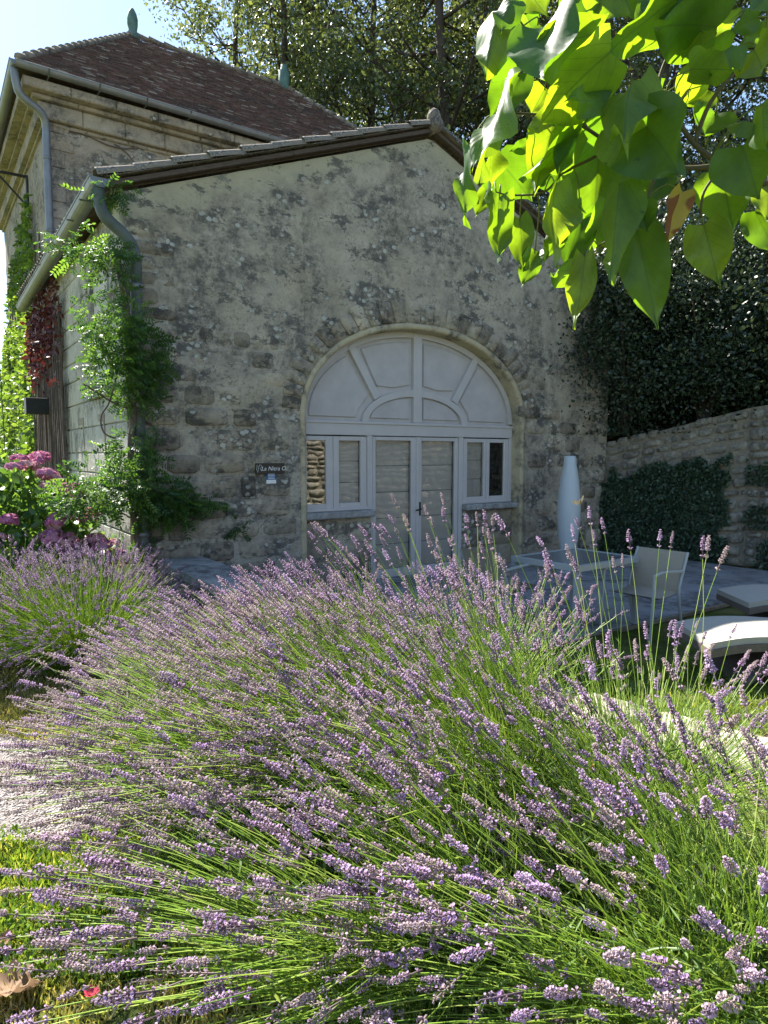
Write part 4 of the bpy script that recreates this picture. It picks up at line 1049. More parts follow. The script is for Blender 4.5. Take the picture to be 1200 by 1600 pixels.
def chair(x, y, rz, label):
    c = empty('garden_chair', (x, y, .04), rz, label=label, cat='chair', group='sling chairs at the garden table')
    for sg in (-1, 1):
        X = sg * .27
        MB().tube(smooth_path([(X, .28, 0), (X, .25, .42), (X, .24, .62)], 3), .014, 6).build('leg', MT['alu'], c)
        MB().tube(smooth_path([(X, -.30, 0), (X, -.20, .40), (X, -.26, .60), (X, -.34, .80)], 3), .014, 6).build('leg', MT['alu'], c)
        MB().tube(smooth_path([(X, .25, .62), (X, .1, .645), (X, -.25, .62)], 3), .016, 6).build('armrest', MT['alu'], c)
    n = 8; V_ = []; F_ = []
    for j in range(n + 1):
        yy = .24 - .44 * j / n; zz = .42 - .03 * math.sin(PI * j / n)
        for xx in (-.255, .255): V_.append((xx, yy, zz))
    F_ = [(2 * j, 2 * j + 1, 2 * j + 3, 2 * j + 2) for j in range(n)]
    sm_ = MB(); sm_.add(V_, F_); sm_.add([(a, b, d - .008) for a, b, d in V_], [q[::-1] for q in F_]); sm_.build('seat', MT['sling'], c)
    V_ = []
    for j in range(n + 1):
        t = j / n; yy = -.20 - .14 * t ** 1.4; zz = .42 + .38 * t + .015 * math.sin(PI * t)
        for xx in (-.255, .255): V_.append((xx, yy, zz))
    sm_ = MB(); sm_.add(V_, F_); sm_.add([(a, b - .008, d) for a, b, d in V_], [q[::-1] for q in F_]); sm_.build('backrest', MT['sling'], c)
    return c
e1 = Vector((math.cos(TROT), math.sin(TROT), 0)); e2 = Vector((-e1.y, e1.x, 0))
chair(2.55, 6.55, TROT + PI / 2, 'beige sling chair on the retaining wall side of the garden table')
p = tcn - e1 * .62 + e2 * .45; chair(p.x, p.y, TROT - PI / 2, 'beige sling chair between the doorway and the garden table')
def lounger(x, y, rz, label):
    c = empty('sun_lounger', (x, y, 0), rz, label=label, cat='sun lounger', group='wicker loungers beside the lawn')
    prof = [(0, .33), (.25, .375), (.5, .385), (.8, .37), (1.1, .34), (1.4, .36), (1.75, .46), (2.0, .56)]
    P = smooth_path([(a, 0, b) for a, b in prof], 4)
    def ribbon(name, mat, up, th, w_, smooth=True):
        V_ = []
        for q in P:
            V_ += [(q.x, -w_, q.z + up), (q.x, w_, q.z + up), (q.x, w_, q.z + up - th), (q.x, -w_, q.z + up - th)]
        n = len(P); F_ = [(4 * i + j, 4 * i + (j + 1) % 4, 4 * i + 4 + (j + 1) % 4, 4 * i + 4 + j)[::-1] for i in range(n - 1) for j in range(4)] + [(0, 1, 2, 3), (4 * n - 1, 4 * n - 2, 4 * n - 3, 4 * n - 4)]
        return MB().add(V_, F_).build(name, mat, c)
    ribbon('cushion', MT['cushion'], .035, .05, .335); ribbon('frame', MT['wicker'], -.016, .06, .35)
    for x0, x1 in ((.45, .22), (1.5, 1.75)):
        V_ = []; pts = smooth_path([(x0 + .25, 0, .33 if x0 < 1 else .31), (x0, 0, .22), (x1, 0, .0)], 4)
        for q in pts: V_ += [(q.x, -.34, q.z), (q.x, .34, q.z), (q.x + .05, .34, q.z), (q.x + .05, -.34, q.z)]
        n = len(pts); MB().add(V_, [(4 * i + j, 4 * i + (j + 1) % 4, 4 * i + 4 + (j + 1) % 4, 4 * i + 4 + j) for i in range(n - 1) for j in range(4)] + [(3, 2, 1, 0), tuple(4 * n - 4 + k for k in range(4))]).build('leg', MT['wicker'], c)
    return c
lounger(2.50, 5.35, R(-2), 'curved wicker lounger with cream cushion nearer the lavender')
lounger(3.55, 6.75, R(-2), 'curved wicker lounger with cream cushion standing farther back beside the patio')

# ================================================================ TREES
def tree_meshes(seed, H=19, crown0=.28, nleaf=26000, spread=3.4, leaf=.13):
    rg = random.Random(seed); tr = MB(); P = []
    top = Vector((rg.uniform(-.6, .6), rg.uniform(-.6, .6), H * .93)); mid = Vector((rg.uniform(-.4, .4), rg.uniform(-.4, .4), H * .45))
    tp = smooth_path([(0, 0, -.6), (mid.x * .4, mid.y * .4, H * .2), tuple(mid), tuple((mid + top) / 2 + Vector((rg.uniform(-.3, .3), 0, 0))), tuple(top)], 5)
    tr.tube(tp, [.26 * (1 - .85 * i / len(tp)) for i in range(len(tp))], 8)
    limbs = MB(); cl = []
    for k in range(30):
        f = crown0 + (1 - crown0) * (k + rg.random()) / 30; i = int(f * (len(tp) - 1)); b = tp[i]; az = k * 2.4 + rg.uniform(-.5, .5)
        L = spread * (1.0 - .55 * max(0, f - .45) / .55) * rg.uniform(.55, 1.1); up = rg.uniform(.25, .8)
        e = b + Vector((math.cos(az) * L, math.sin(az) * L, L * up)); m1 = b.lerp(e, .5) + Vector((0, 0, -.15 * L + rg.uniform(-.2, .2)))
        pp = smooth_path([tuple(b), tuple(m1), tuple(e)], 4); limbs.tube(pp, [.07 * (1 - .8 * j / len(pp)) * (1.2 - f * .5) for j in range(len(pp))], 5)
        for j in range(5):
            q = pp[rg.randint(3, len(pp) - 1)]; e2_ = q + Vector((rg.gauss(0, .6), rg.gauss(0, .6), rg.gauss(.1, .5))); limbs.tube([q, e2_], [.022, .008], 4); cl.append((e2_, rg.uniform(.35, .75)))
        cl.append((e, rg.uniform(.4, .8)))
    c = np.array([list(a) for a, _ in cl]); rr = np.array([b for _, b in cl]); idx = RNG.integers(0, len(cl), nleaf)
    g = RNG.normal(size=(nleaf, 3)) * .55; P = c[idx] + g * rr[idx][:, None] * [1, 1, .7]
    return tr.mesh('trunk', MT['bark'], True), limbs.mesh('branches', MT['bark'], True), leaves_mesh('crown', P, MT['treeleaf'], leaf, .3)
TM = [tree_meshes(3, 19, .3, 17000), tree_meshes(8, 21, .28, 20000, 3.8), tree_meshes(15, 17, .3, 16000, 3.2)]
def put_tree(px, Y, base, var, sc=1.0, label='', rz=0.0):
    q = at(px, 710, Y); t = empty('tall_tree', (q.x, Y, base), rz, label=label, cat='tree', group='tall trees behind the buildings'); t.scale = (sc, sc, sc)
    a, b, c = TM[var]; link('trunk', a, t); link('branches', b, t); link('crown', c, t)
TL = [(398, 27, 1.2, 1, 1.05, 'airy tree whose crown overlaps the open sky beside the house roof'),
      (455, 24, 1.5, 0, 1.05, 'leafy tree rising behind the second roof finial'), (520, 29, 2, 2, 1.25, 'tree standing just past the far end of the house roof'),
      (578, 24, 2, 1, 1.0, 'thick trunked tree above the middle of the annex roof'), (630, 30, 2.5, 0, 1.15, 'slim tree between two stouter trunks behind the annex'),
      (688, 21, 2.5, 2, 1.15, 'dark trunked tree directly behind the annex ridge'), (735, 28, 3, 0, 1.1, 'tree with sky gaps beside the catalpa leaves'),
      (800, 24, 3, 1, .95, 'tree behind the outer catalpa leaves'), (865, 30, 3.5, 0, 1.1, 'tree on the slope partly hidden by the catalpa branch'),
      (940, 24, 4, 2, 1.1, 'tree on the slope seen through gaps in the big leaves'), (1010, 19, 3.5, 1, .85, 'tree above the dark evergreens with a leaning crown'),
      (1090, 23, 4, 0, 1.0, 'tree high on the bank behind the catalpa'), (1180, 20, 4, 2, 1.0, 'tree at the upper edge of the bank past the evergreens'),
      (640, 40, 2, 1, 1.4, 'distant tall tree filling gaps behind the annex ridge'), (500, 40, 1, 2, 1.6, 'distant tall tree behind the house roof slope'), (820, 38, 4, 1, 1.3, 'distant tree at the top of the wooded bank'), (980, 36, 5, 0, 1.3, 'far tree on the bank behind the leaning one')]
for k, (px, Y, b, v_, s_, lb_) in enumerate(TL): put_tree(px, Y, b, v_, s_, lb_, k * 1.7)
# evergreens on the bank
def bush_meshes(seed, n=30000, rx=1.9, rz=2.4, leaf=.075, mat='darkleaf'):
    rg = random.Random(seed); cl = []; st_ = MB()
    for k in range(46):
        d = Vector((rg.gauss(0, 1), rg.gauss(0, 1), rg.gauss(.2, 1))).normalized(); r = rg.uniform(.55, 1)
        e = Vector((d.x * rx * r, d.y * rx * r, rz + d.z * rz * .95 * r)); cl.append((e, rg.uniform(.25, .5)))
        if k % 2 == 0: st_.tube(smooth_path([(0, 0, 0), (d.x * .3, d.y * .3, rz * .5), tuple(e)], 3), [.07 - .0085 * j for j in range(7)], 5)
    c = np.array([list(a) for a, _ in cl]); rr = np.array([b for _, b in cl]); idx = RNG.integers(0, len(cl), n)
    P = c[idx] + RNG.normal(size=(n, 3)) * rr[idx][:, None]; P[:, 2] = np.maximum(P[:, 2], .02)
    return st_.mesh('branches', MT['bark'], True), leaves_mesh('foliage', P, MT[mat], leaf, .1, '6')
BM = [bush_meshes(1), bush_meshes(2, 24000, 1.7, 2.0), bush_meshes(5, 26000, 2.1, 1.7)]
for k, (x, y, z, v_, s_, lb_) in enumerate([(4.9, 13.3, 1.7, 0, .95, 'dark evergreen shrub tight against the annex end wall'), (6.4, 12.2, 2.0, 1, 1.0, 'dark evergreen shrub overhanging the middle of the retaining wall'),
        (7.9, 11.2, 2.2, 2, 1.0, 'broad evergreen shrub with sunlit glossy top beside the frame edge'), (6.6, 14.6, 2.6, 2, 1.25, 'tall evergreen behind the shrub at the annex end'),
        (8.6, 13.3, 2.8, 0, 1.15, 'tall evergreen catching sun on its glossy leaves'), (4.6, 16.5, 2.4, 1, 1.4, 'evergreen rising behind the annex roof edge'), (9.4, 9.2, 2.3, 1, 1.1, 'evergreen shrub just past the end of the visible wall'), (4.3, 12.1, 2.15, 1, .82, 'evergreen spilling round the corner over the gable end'), (5.6, 11.9, 2.0, 0, .75, 'low evergreen hanging over the wall beside the spindle lamp')]):
    t = empty('evergreen_shrub', (x, y, z), k * 1.3, label=lb_, cat='shrub', group='evergreens on the bank'); t.scale = (s_,) * 3
    link('branches', BM[v_][0], t); link('foliage', BM[v_][1], t)

# ================================================================ HYDRANGEA
hy = empty('hydrangea', (-4.45, 7.1, .25), label='hydrangea bush with faded pink flower heads in front of the creeper', cat='shrub')
P = []
def hydr_r(): 
    d = RNG.normal(size=3); d /= np.linalg.norm(d); d[2] = abs(d[2]); return d
for k in range(4600):
    d = hydr_r(); r = .72 + .3 * random.random(); P.append((d[0] * 1.55 * r, d[1] * .9 * r, .05 + d[2] * 1.5 * r))
link('foliage', leaves_mesh('foliage', P, MT['hydleaf'], .12, -.3, '6'), hy, kind='stuff')
def floret_head(seed):
    rg = np.random.default_rng(seed); n = 90; d = rg.normal(size=(n, 3)); d /= np.linalg.norm(d, axis=1, keepdims=True); d[:, 2] = np.abs(d[:, 2]) * .6
    Vv, Fv, r = scatter(np.array([(-.5, -.5, 0), (.5, -.5, .1), (.5, .5, 0), (-.5, .5, .1)], float), np.array([(0, 1, 2, 3)]), d * [.085, .085, .07], rot_from(d + rg.normal(size=(n, 3)) * .25, rg.random(n) * 6), .024 + .012 * rg.random(n), rg.random(n) * .45 + (seed % 3) * .25)
    return npmesh('flower_head', Vv, Fv, MT['hydflower'], r)
FH = [floret_head(k) for k in range(6)]
for k in range(110):
    d = hydr_r(); d[1] = -abs(d[1]); d[2] *= .9; d /= np.linalg.norm(d); r = 1.07
    if k % 2: d = hydr_r(); d[1] = -abs(d[1]) * .6; d[2] = .25 + .75 * d[2]; d /= np.linalg.norm(d) * random.uniform(.95, 1.05)
    sc_ = random.uniform(.8, 1.35); link('flower_head', FH[k % 6], hy, Matrix.Translation((d[0] * 1.55 * r, d[1] * .9 * r, .1 + d[2] * 1.5 * r)) @ Matrix.Rotation(random.uniform(-.5, .9), 4, 'X') @ Matrix.Scale(sc_, 4))
hs = MB()
for k in range(16):
    d = hydr_r(); hs.tube([(d[0] * .2, d[1] * .2, 0), (d[0] * .8, d[1] * .5, d[2] * .7 + .1), (d[0] * 1.4, d[1] * .8, d[2] * 1.35 + .05)], .012, 5)
hs.build('stem', MT['vine'], hy)

# ================================================================ LAVENDER
def spike_mesh(seed, L=.07, whorls=8, dense=9):
    rg = np.random.default_rng(seed); Vv, Fv, Rr = [], [], []; o = 0
    cal = np.array([(.22, 0, 0), (-.11, .19, 0), (-.11, -.19, 0), (.26, 0, .8), (-.13, .23, .8), (-.13, -.23, .8)], float); calf = np.array([(0, 1, 4), (0, 4, 3), (1, 2, 5), (1, 5, 4), (2, 0, 3), (2, 3, 5), (3, 4, 5)])
    pet = np.array([(0, 0, .75), (.42, .12, 1.25), (.0, .45, 1.3), (-.42, .12, 1.2), (-.2, -.4, 1.25), (.25, -.4, 1.3)], float); petf = np.array([(0, 1, 2), (0, 2, 3), (0, 3, 4), (0, 4, 5), (0, 5, 1)])
    for wv in range(whorls):
        z = -.012 if wv == 0 else L * (wv / (whorls - 1)) ** .95; z = z if wv else -.02
        m = dense - (3 if wv in (0, whorls - 1) else 0); rad = .0035 * (1 if wv < whorls - 2 else .6)
        for k in range(m):
            a = 2 * PI * k / m + rg.random() * .6 + wv; d = np.array([math.cos(a), math.sin(a), .75 + .3 * rg.random() + (wv == whorls - 1) * 1.0]); p = np.array([math.cos(a) * rad, math.sin(a) * rad, z + rg.normal() * .0015])
            Rm = rot_from(d[None], np.array([rg.random() * 6]))[0]; s_ = .0086 * (1 - .35 * wv / whorls) * (.85 + .3 * rg.random())
            Vv.append((cal * s_) @ Rm.T + p); Fv.append(calf + o); o += 6; Rr += [rg.random() * .55] * 6
            if rg.random() < .45: Vv.append((pet * s_ * .95) @ Rm.T + p); Fv.append(petf + o); o += 6; Rr += [.6 + .4 * rg.random()] * 6
    # core
    c = MB().tube([(0, 0, -.03), (0, 0, L)], [.0022, .0012], 4); v_ = np.array([list(x) for x in c.v]); ff = []
    for f in c.f: ff += [(f[0], f[1], f[2]), (f[0], f[2], f[3])]
    Vv.append(v_); Fv.append(np.array(ff) + o); Rr += [.1] * len(v_)
    return np.concatenate(Vv), np.concatenate(Fv), np.array(Rr)
SPK = [spike_mesh(k, L, wh, 9) for k, (L, wh) in enumerate(((.060, 7), (.072, 8), (.050, 6), (.085, 9), (.065, 7), (.078, 9)))]
SPM = [npmesh('flower_spike', v_, f_, MT['spike'], r_) for v_, f_, r_ in SPK]
SPL = [spike_mesh(50 + k, L, wh, 4) for k, (L, wh) in enumerate(((.06, 5), (.07, 6), (.05, 5)))]
def lavender(cx, cy, n_sp, n_extra, reach, label, lean=(0, 0), azc=None, azw=PI, leaf_n=4500, hgt=.5, green=240, pmax=82, thick=.0016, name='lavender_plant', tall=0, ssc=1.0):
    cz = lawnz(cx, cy) if True else 0; root = empty(name, (cx, cy, cz), label=label, cat='lavender', group='lavender plants along the bed')
    N = n_sp + n_extra + green; tips = []; A = []
    az = RNG.uniform(-PI, PI, N) if azc is None else azc + RNG.uniform(-azw, azw, N)
    po = np.radians(pmax) * np.sqrt(RNG.random(N)); br = .26 * np.sqrt(RNG.random(N)); L = reach * RNG.uniform(.72, 1.05, N)
    L[n_sp + n_extra:] *= RNG.uniform(.55, .95, green)
    if tall: L[:tall] = RNG.uniform(1.1, 1.36, tall); po[:tall] *= .35
    base = np.stack([np.cos(az) * br, np.sin(az) * br, np.full(N, .02)], 1)
    pts = [base]; K = 5; p = base.copy(); jit = RNG.normal(size=(N, 3)) * .15
    for k in range(K):
        f = (k + .5) / K; th = po * (.45 + .72 * f); d = np.stack([np.sin(th) * np.cos(az) + lean[0] * f * 1.2, np.sin(th) * np.sin(az) + lean[1] * f * 1.2, np.cos(th)], 1) + jit * f
        d /= np.linalg.norm(d, axis=1, keepdims=True); p = p + d * (L / K)[:, None]
        p[:, 2] = np.maximum(p[:, 2], .05 + RNG.random(N) * .04); pts.append(p)
    PT = np.stack(pts, 1)                    # N,K+1,3
    tang = PT[:, -1] - PT[:, -2]
    # stems: 3 sided tubes
    m = 3; ang = np.arange(m) * 2 * PI / m; rad = thick * np.linspace(1.25, .8, K + 1)
    Tn = np.gradient(PT, axis=1); Tn /= np.linalg.norm(Tn, axis=2, keepdims=True); ref = np.array([.3, .9, .25]); a_ = np.cross(Tn, ref); a_ /= np.linalg.norm(a_, axis=2, keepdims=True); b_ = np.cross(Tn, a_)
    ring = PT[:, :, None, :] + (a_[:, :, None, :] * np.cos(ang)[None, None, :, None] + b_[:, :, None, :] * np.sin(ang)[None, None, :, None]) * rad[None, :, None, None]
    Vv = ring.reshape(-1, 3); i0 = (np.arange(N) * (K + 1) * m)[:, None, None] + (np.arange(K) * m)[None, :, None] + np.arange(m)[None, None, :]; i1 = (np.arange(N) * (K + 1) * m)[:, None, None] + (np.arange(K) * m)[None, :, None] + ((np.arange(m) + 1) % m)[None, None, :]
    Fv = np.stack([i0, i1, i1 + m, i0 + m], -1).reshape(-1, 4); rr = np.repeat(RNG.random(N), (K + 1) * m)
    link('stems', npmesh('stems', Vv, Fv, MT['stem'], rr, smooth=True), root, kind='stuff')
    tip = PT[:, -1]; Rm = rot_from(tang + RNG.normal(size=(N, 3)) * .02, RNG.random(N) * 6)
    for i in range(n_sp):
        Mx = Matrix.Translation(tip[i]) @ Matrix(Rm[i].tolist()).to_4x4() @ Matrix.Scale(random.uniform(.65, 1.15) * ssc, 4)
        link('flower_spike', SPM[random.randrange(6)], root, Mx)
    if n_extra:
        e = np.arange(n_sp, n_sp + n_extra); v_, f_, r_ = SPL[1]; k_ = len(v_); VV = np.einsum('nij,kj->nki', Rm[e], v_) * RNG.uniform(.8, 1.2, (len(e), 1, 1)) + tip[e][:, None, :]
        FF = f_[None] + (np.arange(len(e)) * k_)[:, None, None]; link('flower_spikes', npmesh('flower_spikes', VV.reshape(-1, 3), FF.reshape(-1, 3), MT['spike'], np.tile(r_, len(e))), root, kind='stuff')
    # leafy shoots low in the plant
    q = RNG.integers(0, N, leaf_n); fpos = RNG.random(leaf_n) ** .8 * .62 * K; i_ = fpos.astype(int); fr_ = (fpos - i_)[:, None]; P = PT[q, i_] * (1 - fr_) + PT[q, i_ + 1] * fr_ + RNG.normal(size=(leaf_n, 3)) * .03
    P[:, 2] = np.maximum(P[:, 2], .01); d = Tn[q, i_] * .9 + RNG.normal(size=(leaf_n, 3)) * .55
    tv = L4_V * [.22, 1, 1]; Vl, Fl, rl = scatter(tv, L4_F, P, rot_from(d, RNG.random(leaf_n) * 6), .05 * (.6 + .8 * RNG.random(leaf_n)))
    link('foliage', npmesh('foliage', Vl, Fl, MT['lavleaf'], rl), root, kind='stuff')
    return root
LB = [('lavender plant at the edge by the loungers, flowering stems standing tall', (-.1, .1), .85, 210, 0, 84, 14), ('lavender plant close up with green stems and dark gaps', (-.6, -.1), .85, 300, 0, 84, 0),
      ('lavender plant sprawling low over its neighbours close to the viewer', (-1.0, .05), .95, 300, 60, 76, 0), ('lavender plant beside the pale stone path', (-.25, .2), .92, 230, 0, 80, 30),
      ('lavender plant in the middle of the bed leaning to the gravel', (-1.0, .1), 1.08, 300, 350, 68, 0), ('lavender plant in front of the glazed doors with upright spikes', (-.45, .2), 1.0, 300, 120, 68, 44),
      ('lavender plant spilling dense flowers towards the sunny lawn', (-1.1, .1), 1.05, 300, 800, 74, 0), ('lavender plant closest to the low stone wall', (-.6, .1), .76, 300, 400, 74, 0),
      ('lavender plant lying low toward the large dry leaf', (-1.2, .08), .90, 300, 260, 76, 0), ('lavender plant spilling dense flowers onto the gravel path', (-1.3, .05), 1.06, 300, 900, 77, 0),
      ('lavender plant bending low over the lawn between the two sunny patches', (-1.2, -.05), .78, 300, 600, 78, 0)]
for (x, y), (lb_, ln, rc, n1, n2, pm_, tl_) in zip(BEDS, LB):
    nr2 = y < 2.2; lavender(x, y, n1, n2, rc, lb_, ln, pmax=pm_, green=420 if nr2 else 800, leaf_n=8000 if nr2 else 6500, tall=tl_, ssc=1.12 if nr2 else 1.0)
lavender(-2.6, 5.5, 300, 1900, .98, 'separate lavender bush standing before the hydrangea, casting shade on the lawn', (-.35, .05), pmax=88, leaf_n=6000, green=200, thick=.0018)
lavender(-3.5, 5.9, 300, 1000, 1.0, 'lavender bush below the hydrangea flowers', (-.15, 0), leaf_n=4000, green=150, thick=.0018)

# ================================================================ GRASS, LITTER
def blades(name, pts, mat, hgt, zf, label=None, w_=.0035):
    n = len(pts); P = np.array([(x, y, zf(x, y)) for x, y in pts]); d = RNG.normal(size=(n, 3)) * [.45, .45, .15] + [0, 0, 1]
    tv = np.array([(-w_, 0, 0), (w_, 0, 0), (w_ * .6, .1 * hgt, .6 * hgt), (-w_ * .6, .1 * hgt, .6 * hgt), (0, .35 * hgt, hgt)], float); tf = np.array([(0, 1, 2), (0, 2, 3), (3, 2, 4)])
    Vv, Fv, r = scatter(tv, tf, P, rot_from(d, RNG.random(n) * 6.28), .6 + .8 * RNG.random(n)); o = link(name, npmesh(name, Vv, Fv, mat, r), kind='stuff')
    return o
def in_path(x, y):
    c_ = False; n = len(pth)
    for i in range(n):
        (x0, y0), (x1, y1) = pth[i], pth[(i + 1) % n]
        if (y0 > y) != (y1 > y) and x < (x1 - x0) * (y - y0) / (y1 - y0) + x0: c_ = not c_
    return c_
def sample(n, x0, x1, y0, y1, ok): 
    out = []
    while len(out) < n:
        x, y = random.uniform(x0, x1), random.uniform(y0, y1)
        if ok(x, y): out.append((x, y))
    return out
blades('sunny_grass', sample(40000, -4.5, -.8, 3.5, 6.0, lambda x, y: not in_path(x, y) and (nz(x, y, 3, 2) > -.3 or random.random() < .4)), MT['drygrass'], .045, lawnz)
blades('grass', sample(24000, -2.6, -.5, 2.1, 3.3, lambda x, y: not in_path(x, y)), MT['grass'], .05, lawnz, w_=.005)
blades('dry_grass', sample(14000, -1.6, .3, 1.1, 2.3, lambda x, y: nz(x, y, 1, 4) > -.2), MT['drygrass'], .04, lawnz)
blades('shaded_grass', sample(26000, 1.2, 5.5, 3.0, 5.6, lambda x, y: y > 5.75 - (x - .35) * .915 + .02), MT['grass'], .05, lambda x, y: .012)
# clover-like leaves in the green patch
P = [(x, y, lawnz(x, y) + .03 + .03 * random.random()) for x, y in sample(5000, -2.2, -.8, 2.1, 3.0, lambda x, y: nz(x, y, 6, 1.2) > -.35)]
link('clover', leaves_mesh('clover', P, MT['ivy'], .022, -.8), kind='stuff')
link('pebbles', leaves_mesh('pebbles', [(x, y, lawnz(x, y) + .03) for x, y in sample(3500, -4.0, -1.2, 2.9, 4.5, in_path)], MT['straw'], .014), kind='stuff')
# dry leaves
def curl_leaf(L=.16, w_=.055, curl=1.0, lobes=0, seed=0):
    rg = random.Random(seed); n, k = 40, 7; V_ = [(0, 0, .02 * curl)]; uv = [(.5, .4)]
    for i in range(1, k + 1):
        t = i / k
        for j in range(n):
            a = 2 * PI * j / n; r_ = (1 + (.20 * abs(math.cos(2.5 * a)) - .1 if lobes else 0) + .10 * math.sin(11 * a + seed)) * t
            x, y_ = math.cos(a) * L * .5 * r_, math.sin(a) * w_ * r_
            z_ = curl * (.35 * abs(y_) ** 1.3 * 3.0 + .30 * max(0, t - .55) ** 1.3 * L * (1 + math.sin(3 * a + seed))) + .10 * w_ * math.sin(9 * a + seed * 2) * t + .02 * curl * (1 - t) * rg.uniform(.4, 1)
            V_.append((x, y_, z_)); uv.append((.5 + .5 * math.sin(a) * t, .5 + .5 * math.cos(a) * t))
    F_ = [(0, 1 + j, 1 + (j + 1) % n) for j in range(n)]
    for i in range(k - 1):
        for j in range(n):
            a, b, c, d = 1 + i * n + j, 1 + i * n + (j + 1) % n, 1 + (i + 1) * n + (j + 1) % n, 1 + (i + 1) * n + j; F_ += [(a, d, c), (a, c, b)]
    return npmesh('dry_leaf', V_, F_, MT['dryleaf'], smooth=True, uv=uv)
dl = [curl_leaf(seed=1, lobes=1), curl_leaf(.10, .035, 1.2, 0, 2), curl_leaf(.3, .13, .8, 1, 3)]
g = Vector((-1.12, 2.0, 0)); o = link('dry_leaf', dl[2], None, Matrix.Translation((-1.22, 2.05, lawnz(-1.2, 2.05) + .03)) @ Matrix.Rotation(R(20), 4, 'Z') @ Matrix.Rotation(R(-12), 4, 'X') @ Matrix.Scale(.55, 4))
tag(o, 'large curled brown dry leaf lying on the straw coloured ground', 'fallen leaf')
spots = [(-1.45, 4.6, 'small brown leaf in the shade of the separate lavender bush'), (2.0, 3.85, 'brown fallen leaf on the pale stone path'), (2.35, 3.95, 'curled leaf at the border between path and shaded grass'), (-.75, 1.75, 'fallen leaf on dry grass near the sprawling lavender'), (1.75, 4.25, 'brown leaf lying on shaded grass beside the path'), (-1.35, 2.25, 'thin dry leaf next to the green clover patch')]
for k, (x, y, lb_) in enumerate(spots):
    z_ = (lawnz(x, y) if x < 1.2 else .03) + .05; o = link('dry_leaf', dl[k % 2], None, Matrix.Translation((x, y, z_)) @ Matrix.Rotation(k * 2.1, 4, 'Z') @ Matrix.Scale(.8, 4)); tag(o, lb_, 'fallen leaf')
rp = at(110, 1500, 1.95); mpet = M('pink_petal'); mpet.col((.55, .05, .09)); mpet.rough(.6, .3)
b_ = MB(); 
for k in range(6):
    a = k * 1.05; c, s_ = math.cos(a), math.sin(a); b_.add([(0, 0, 0), (.018 * c - .01 * s_, .018 * s_ + .01 * c, .008), (.026 * c, .026 * s_, .014), (.018 * c + .01 * s_, .018 * s_ - .01 * c, .008)], [(0, 1, 2, 3)])
o = b_.build('fallen_flower', mpet.m); o.location = (-.93, 2.0, lawnz(-.93, 2.0) + .06); tag(o, 'small pink red blossom dropped beside the lavender', 'fallen flower')
# insects
def insect(name, pos, label, wing, body, size, rz):
    e = empty(name, pos, rz, label=label, cat='insect'); e.rotation_euler = (R(20), R(-25), rz)
    MB().lathe([(.001, -.5), (.10, -.3), (.12, .0), (.10, .2), (.12, .3), (.09, .42), (.01, .5)], 8).build('body', body, e, smooth=True).scale = (size * .8, size * .8, size * .8)
    for sg in (-1, 1):
        v_ = [(0, 0, .1), (sg * .5, .25, .45), (sg * .85, .35, .42), (sg * .8, .3, .1), (sg * .45, .15, -.15), (0, 0, -.1)]
        MB().add(v_, [(0, 1, 2, 3, 4, 5)]).build('wing', wing, e).scale = (size,) * 3
    return e
mw = M('pale_moth_wing'); mw.col(mw.ramp(mw.noise(9, 3, .6, mw.coord()), [(.4, (.75, .70, .62)), (.6, (.5, .3, .12))])); mo = M('orange_wing'); mo.col((.6, .25, .03)); mbd = M('insect_body'); mbd.col((.3, .18, .08))
insect('moth', at(907, 785, 2.6), 'pale moth hovering in front of the white spindle lamp', mw.m, mbd.m, .035, .4)
insect('butterfly', at(927, 1197, 2.0), 'orange butterfly resting on a lavender spike', mo.m, mbd.m, .02, 1.0)

# ================================================================ CATALPA BRANCH, top right
cat = empty('catalpa_tree', (3.0, 2.9, 0), label='catalpa tree reaching in with large heart shaped backlit leaves', cat='tree')
C0 = Vector((3.0, 2.9, 0))
def leaf_shape(L, wd, fold, curl, wav, seed, mat, notch=.10):
    rg = random.Random(seed); nu, nv = 14, 10; V_ = []; uv = []; bl = []; ph = rg.uniform(0, 6); tw = rg.uniform(-.5, .5)
    for i in range(nu + 1):
        t = i / nu
        w_ = wd / 2 * (1.0 * math.sin(PI * min(1, (t * .94 + .06)) ** .62)) ** .85 if t < .999 else 0
        if t > .72: w_ *= max(.0, 1 - ((t - .72) / .28) ** 1.15 * .75)
        if t > .999: w_ = .0015
        for j in range(nv + 1):
            u_ = j / nv * 2 - 1; au = abs(u_); x = u_ * w_
            yl = t * L - notch * L * au * max(0, 1 - t * 3.0)            # heart lobes reach back past the petiole
            z = fold * abs(x) * (1 - .3 * t) - curl * L * (t - .15) ** 2 * .55 + wav * L * .05 * math.sin(ph + t * 9 + u_ * 2) * au + wav * .02 * L * math.sin(ph * 2 + t * 15) * au * au + tw * x * t
            V_.append((x, yl, z)); uv.append((.5 + u_ * .5 * (w_ / (wd / 2 + 1e-6)), t)); bl.append(min(1, max(0, .5 + .9 * nz(x * 14, yl * 14, seed, 1) - .25 + (.2 if u_ < 0 else -.15))))
    F_ = [(i * (nv + 1) + j, i * (nv + 1) + j + 1, (i + 1) * (nv + 1) + j + 1, (i + 1) * (nv + 1) + j) for i in range(nu) for j in range(nv)]
    return npmesh('leaf', V_, F_, mat, smooth=True, uv=uv, attrs={'blotch': bl})
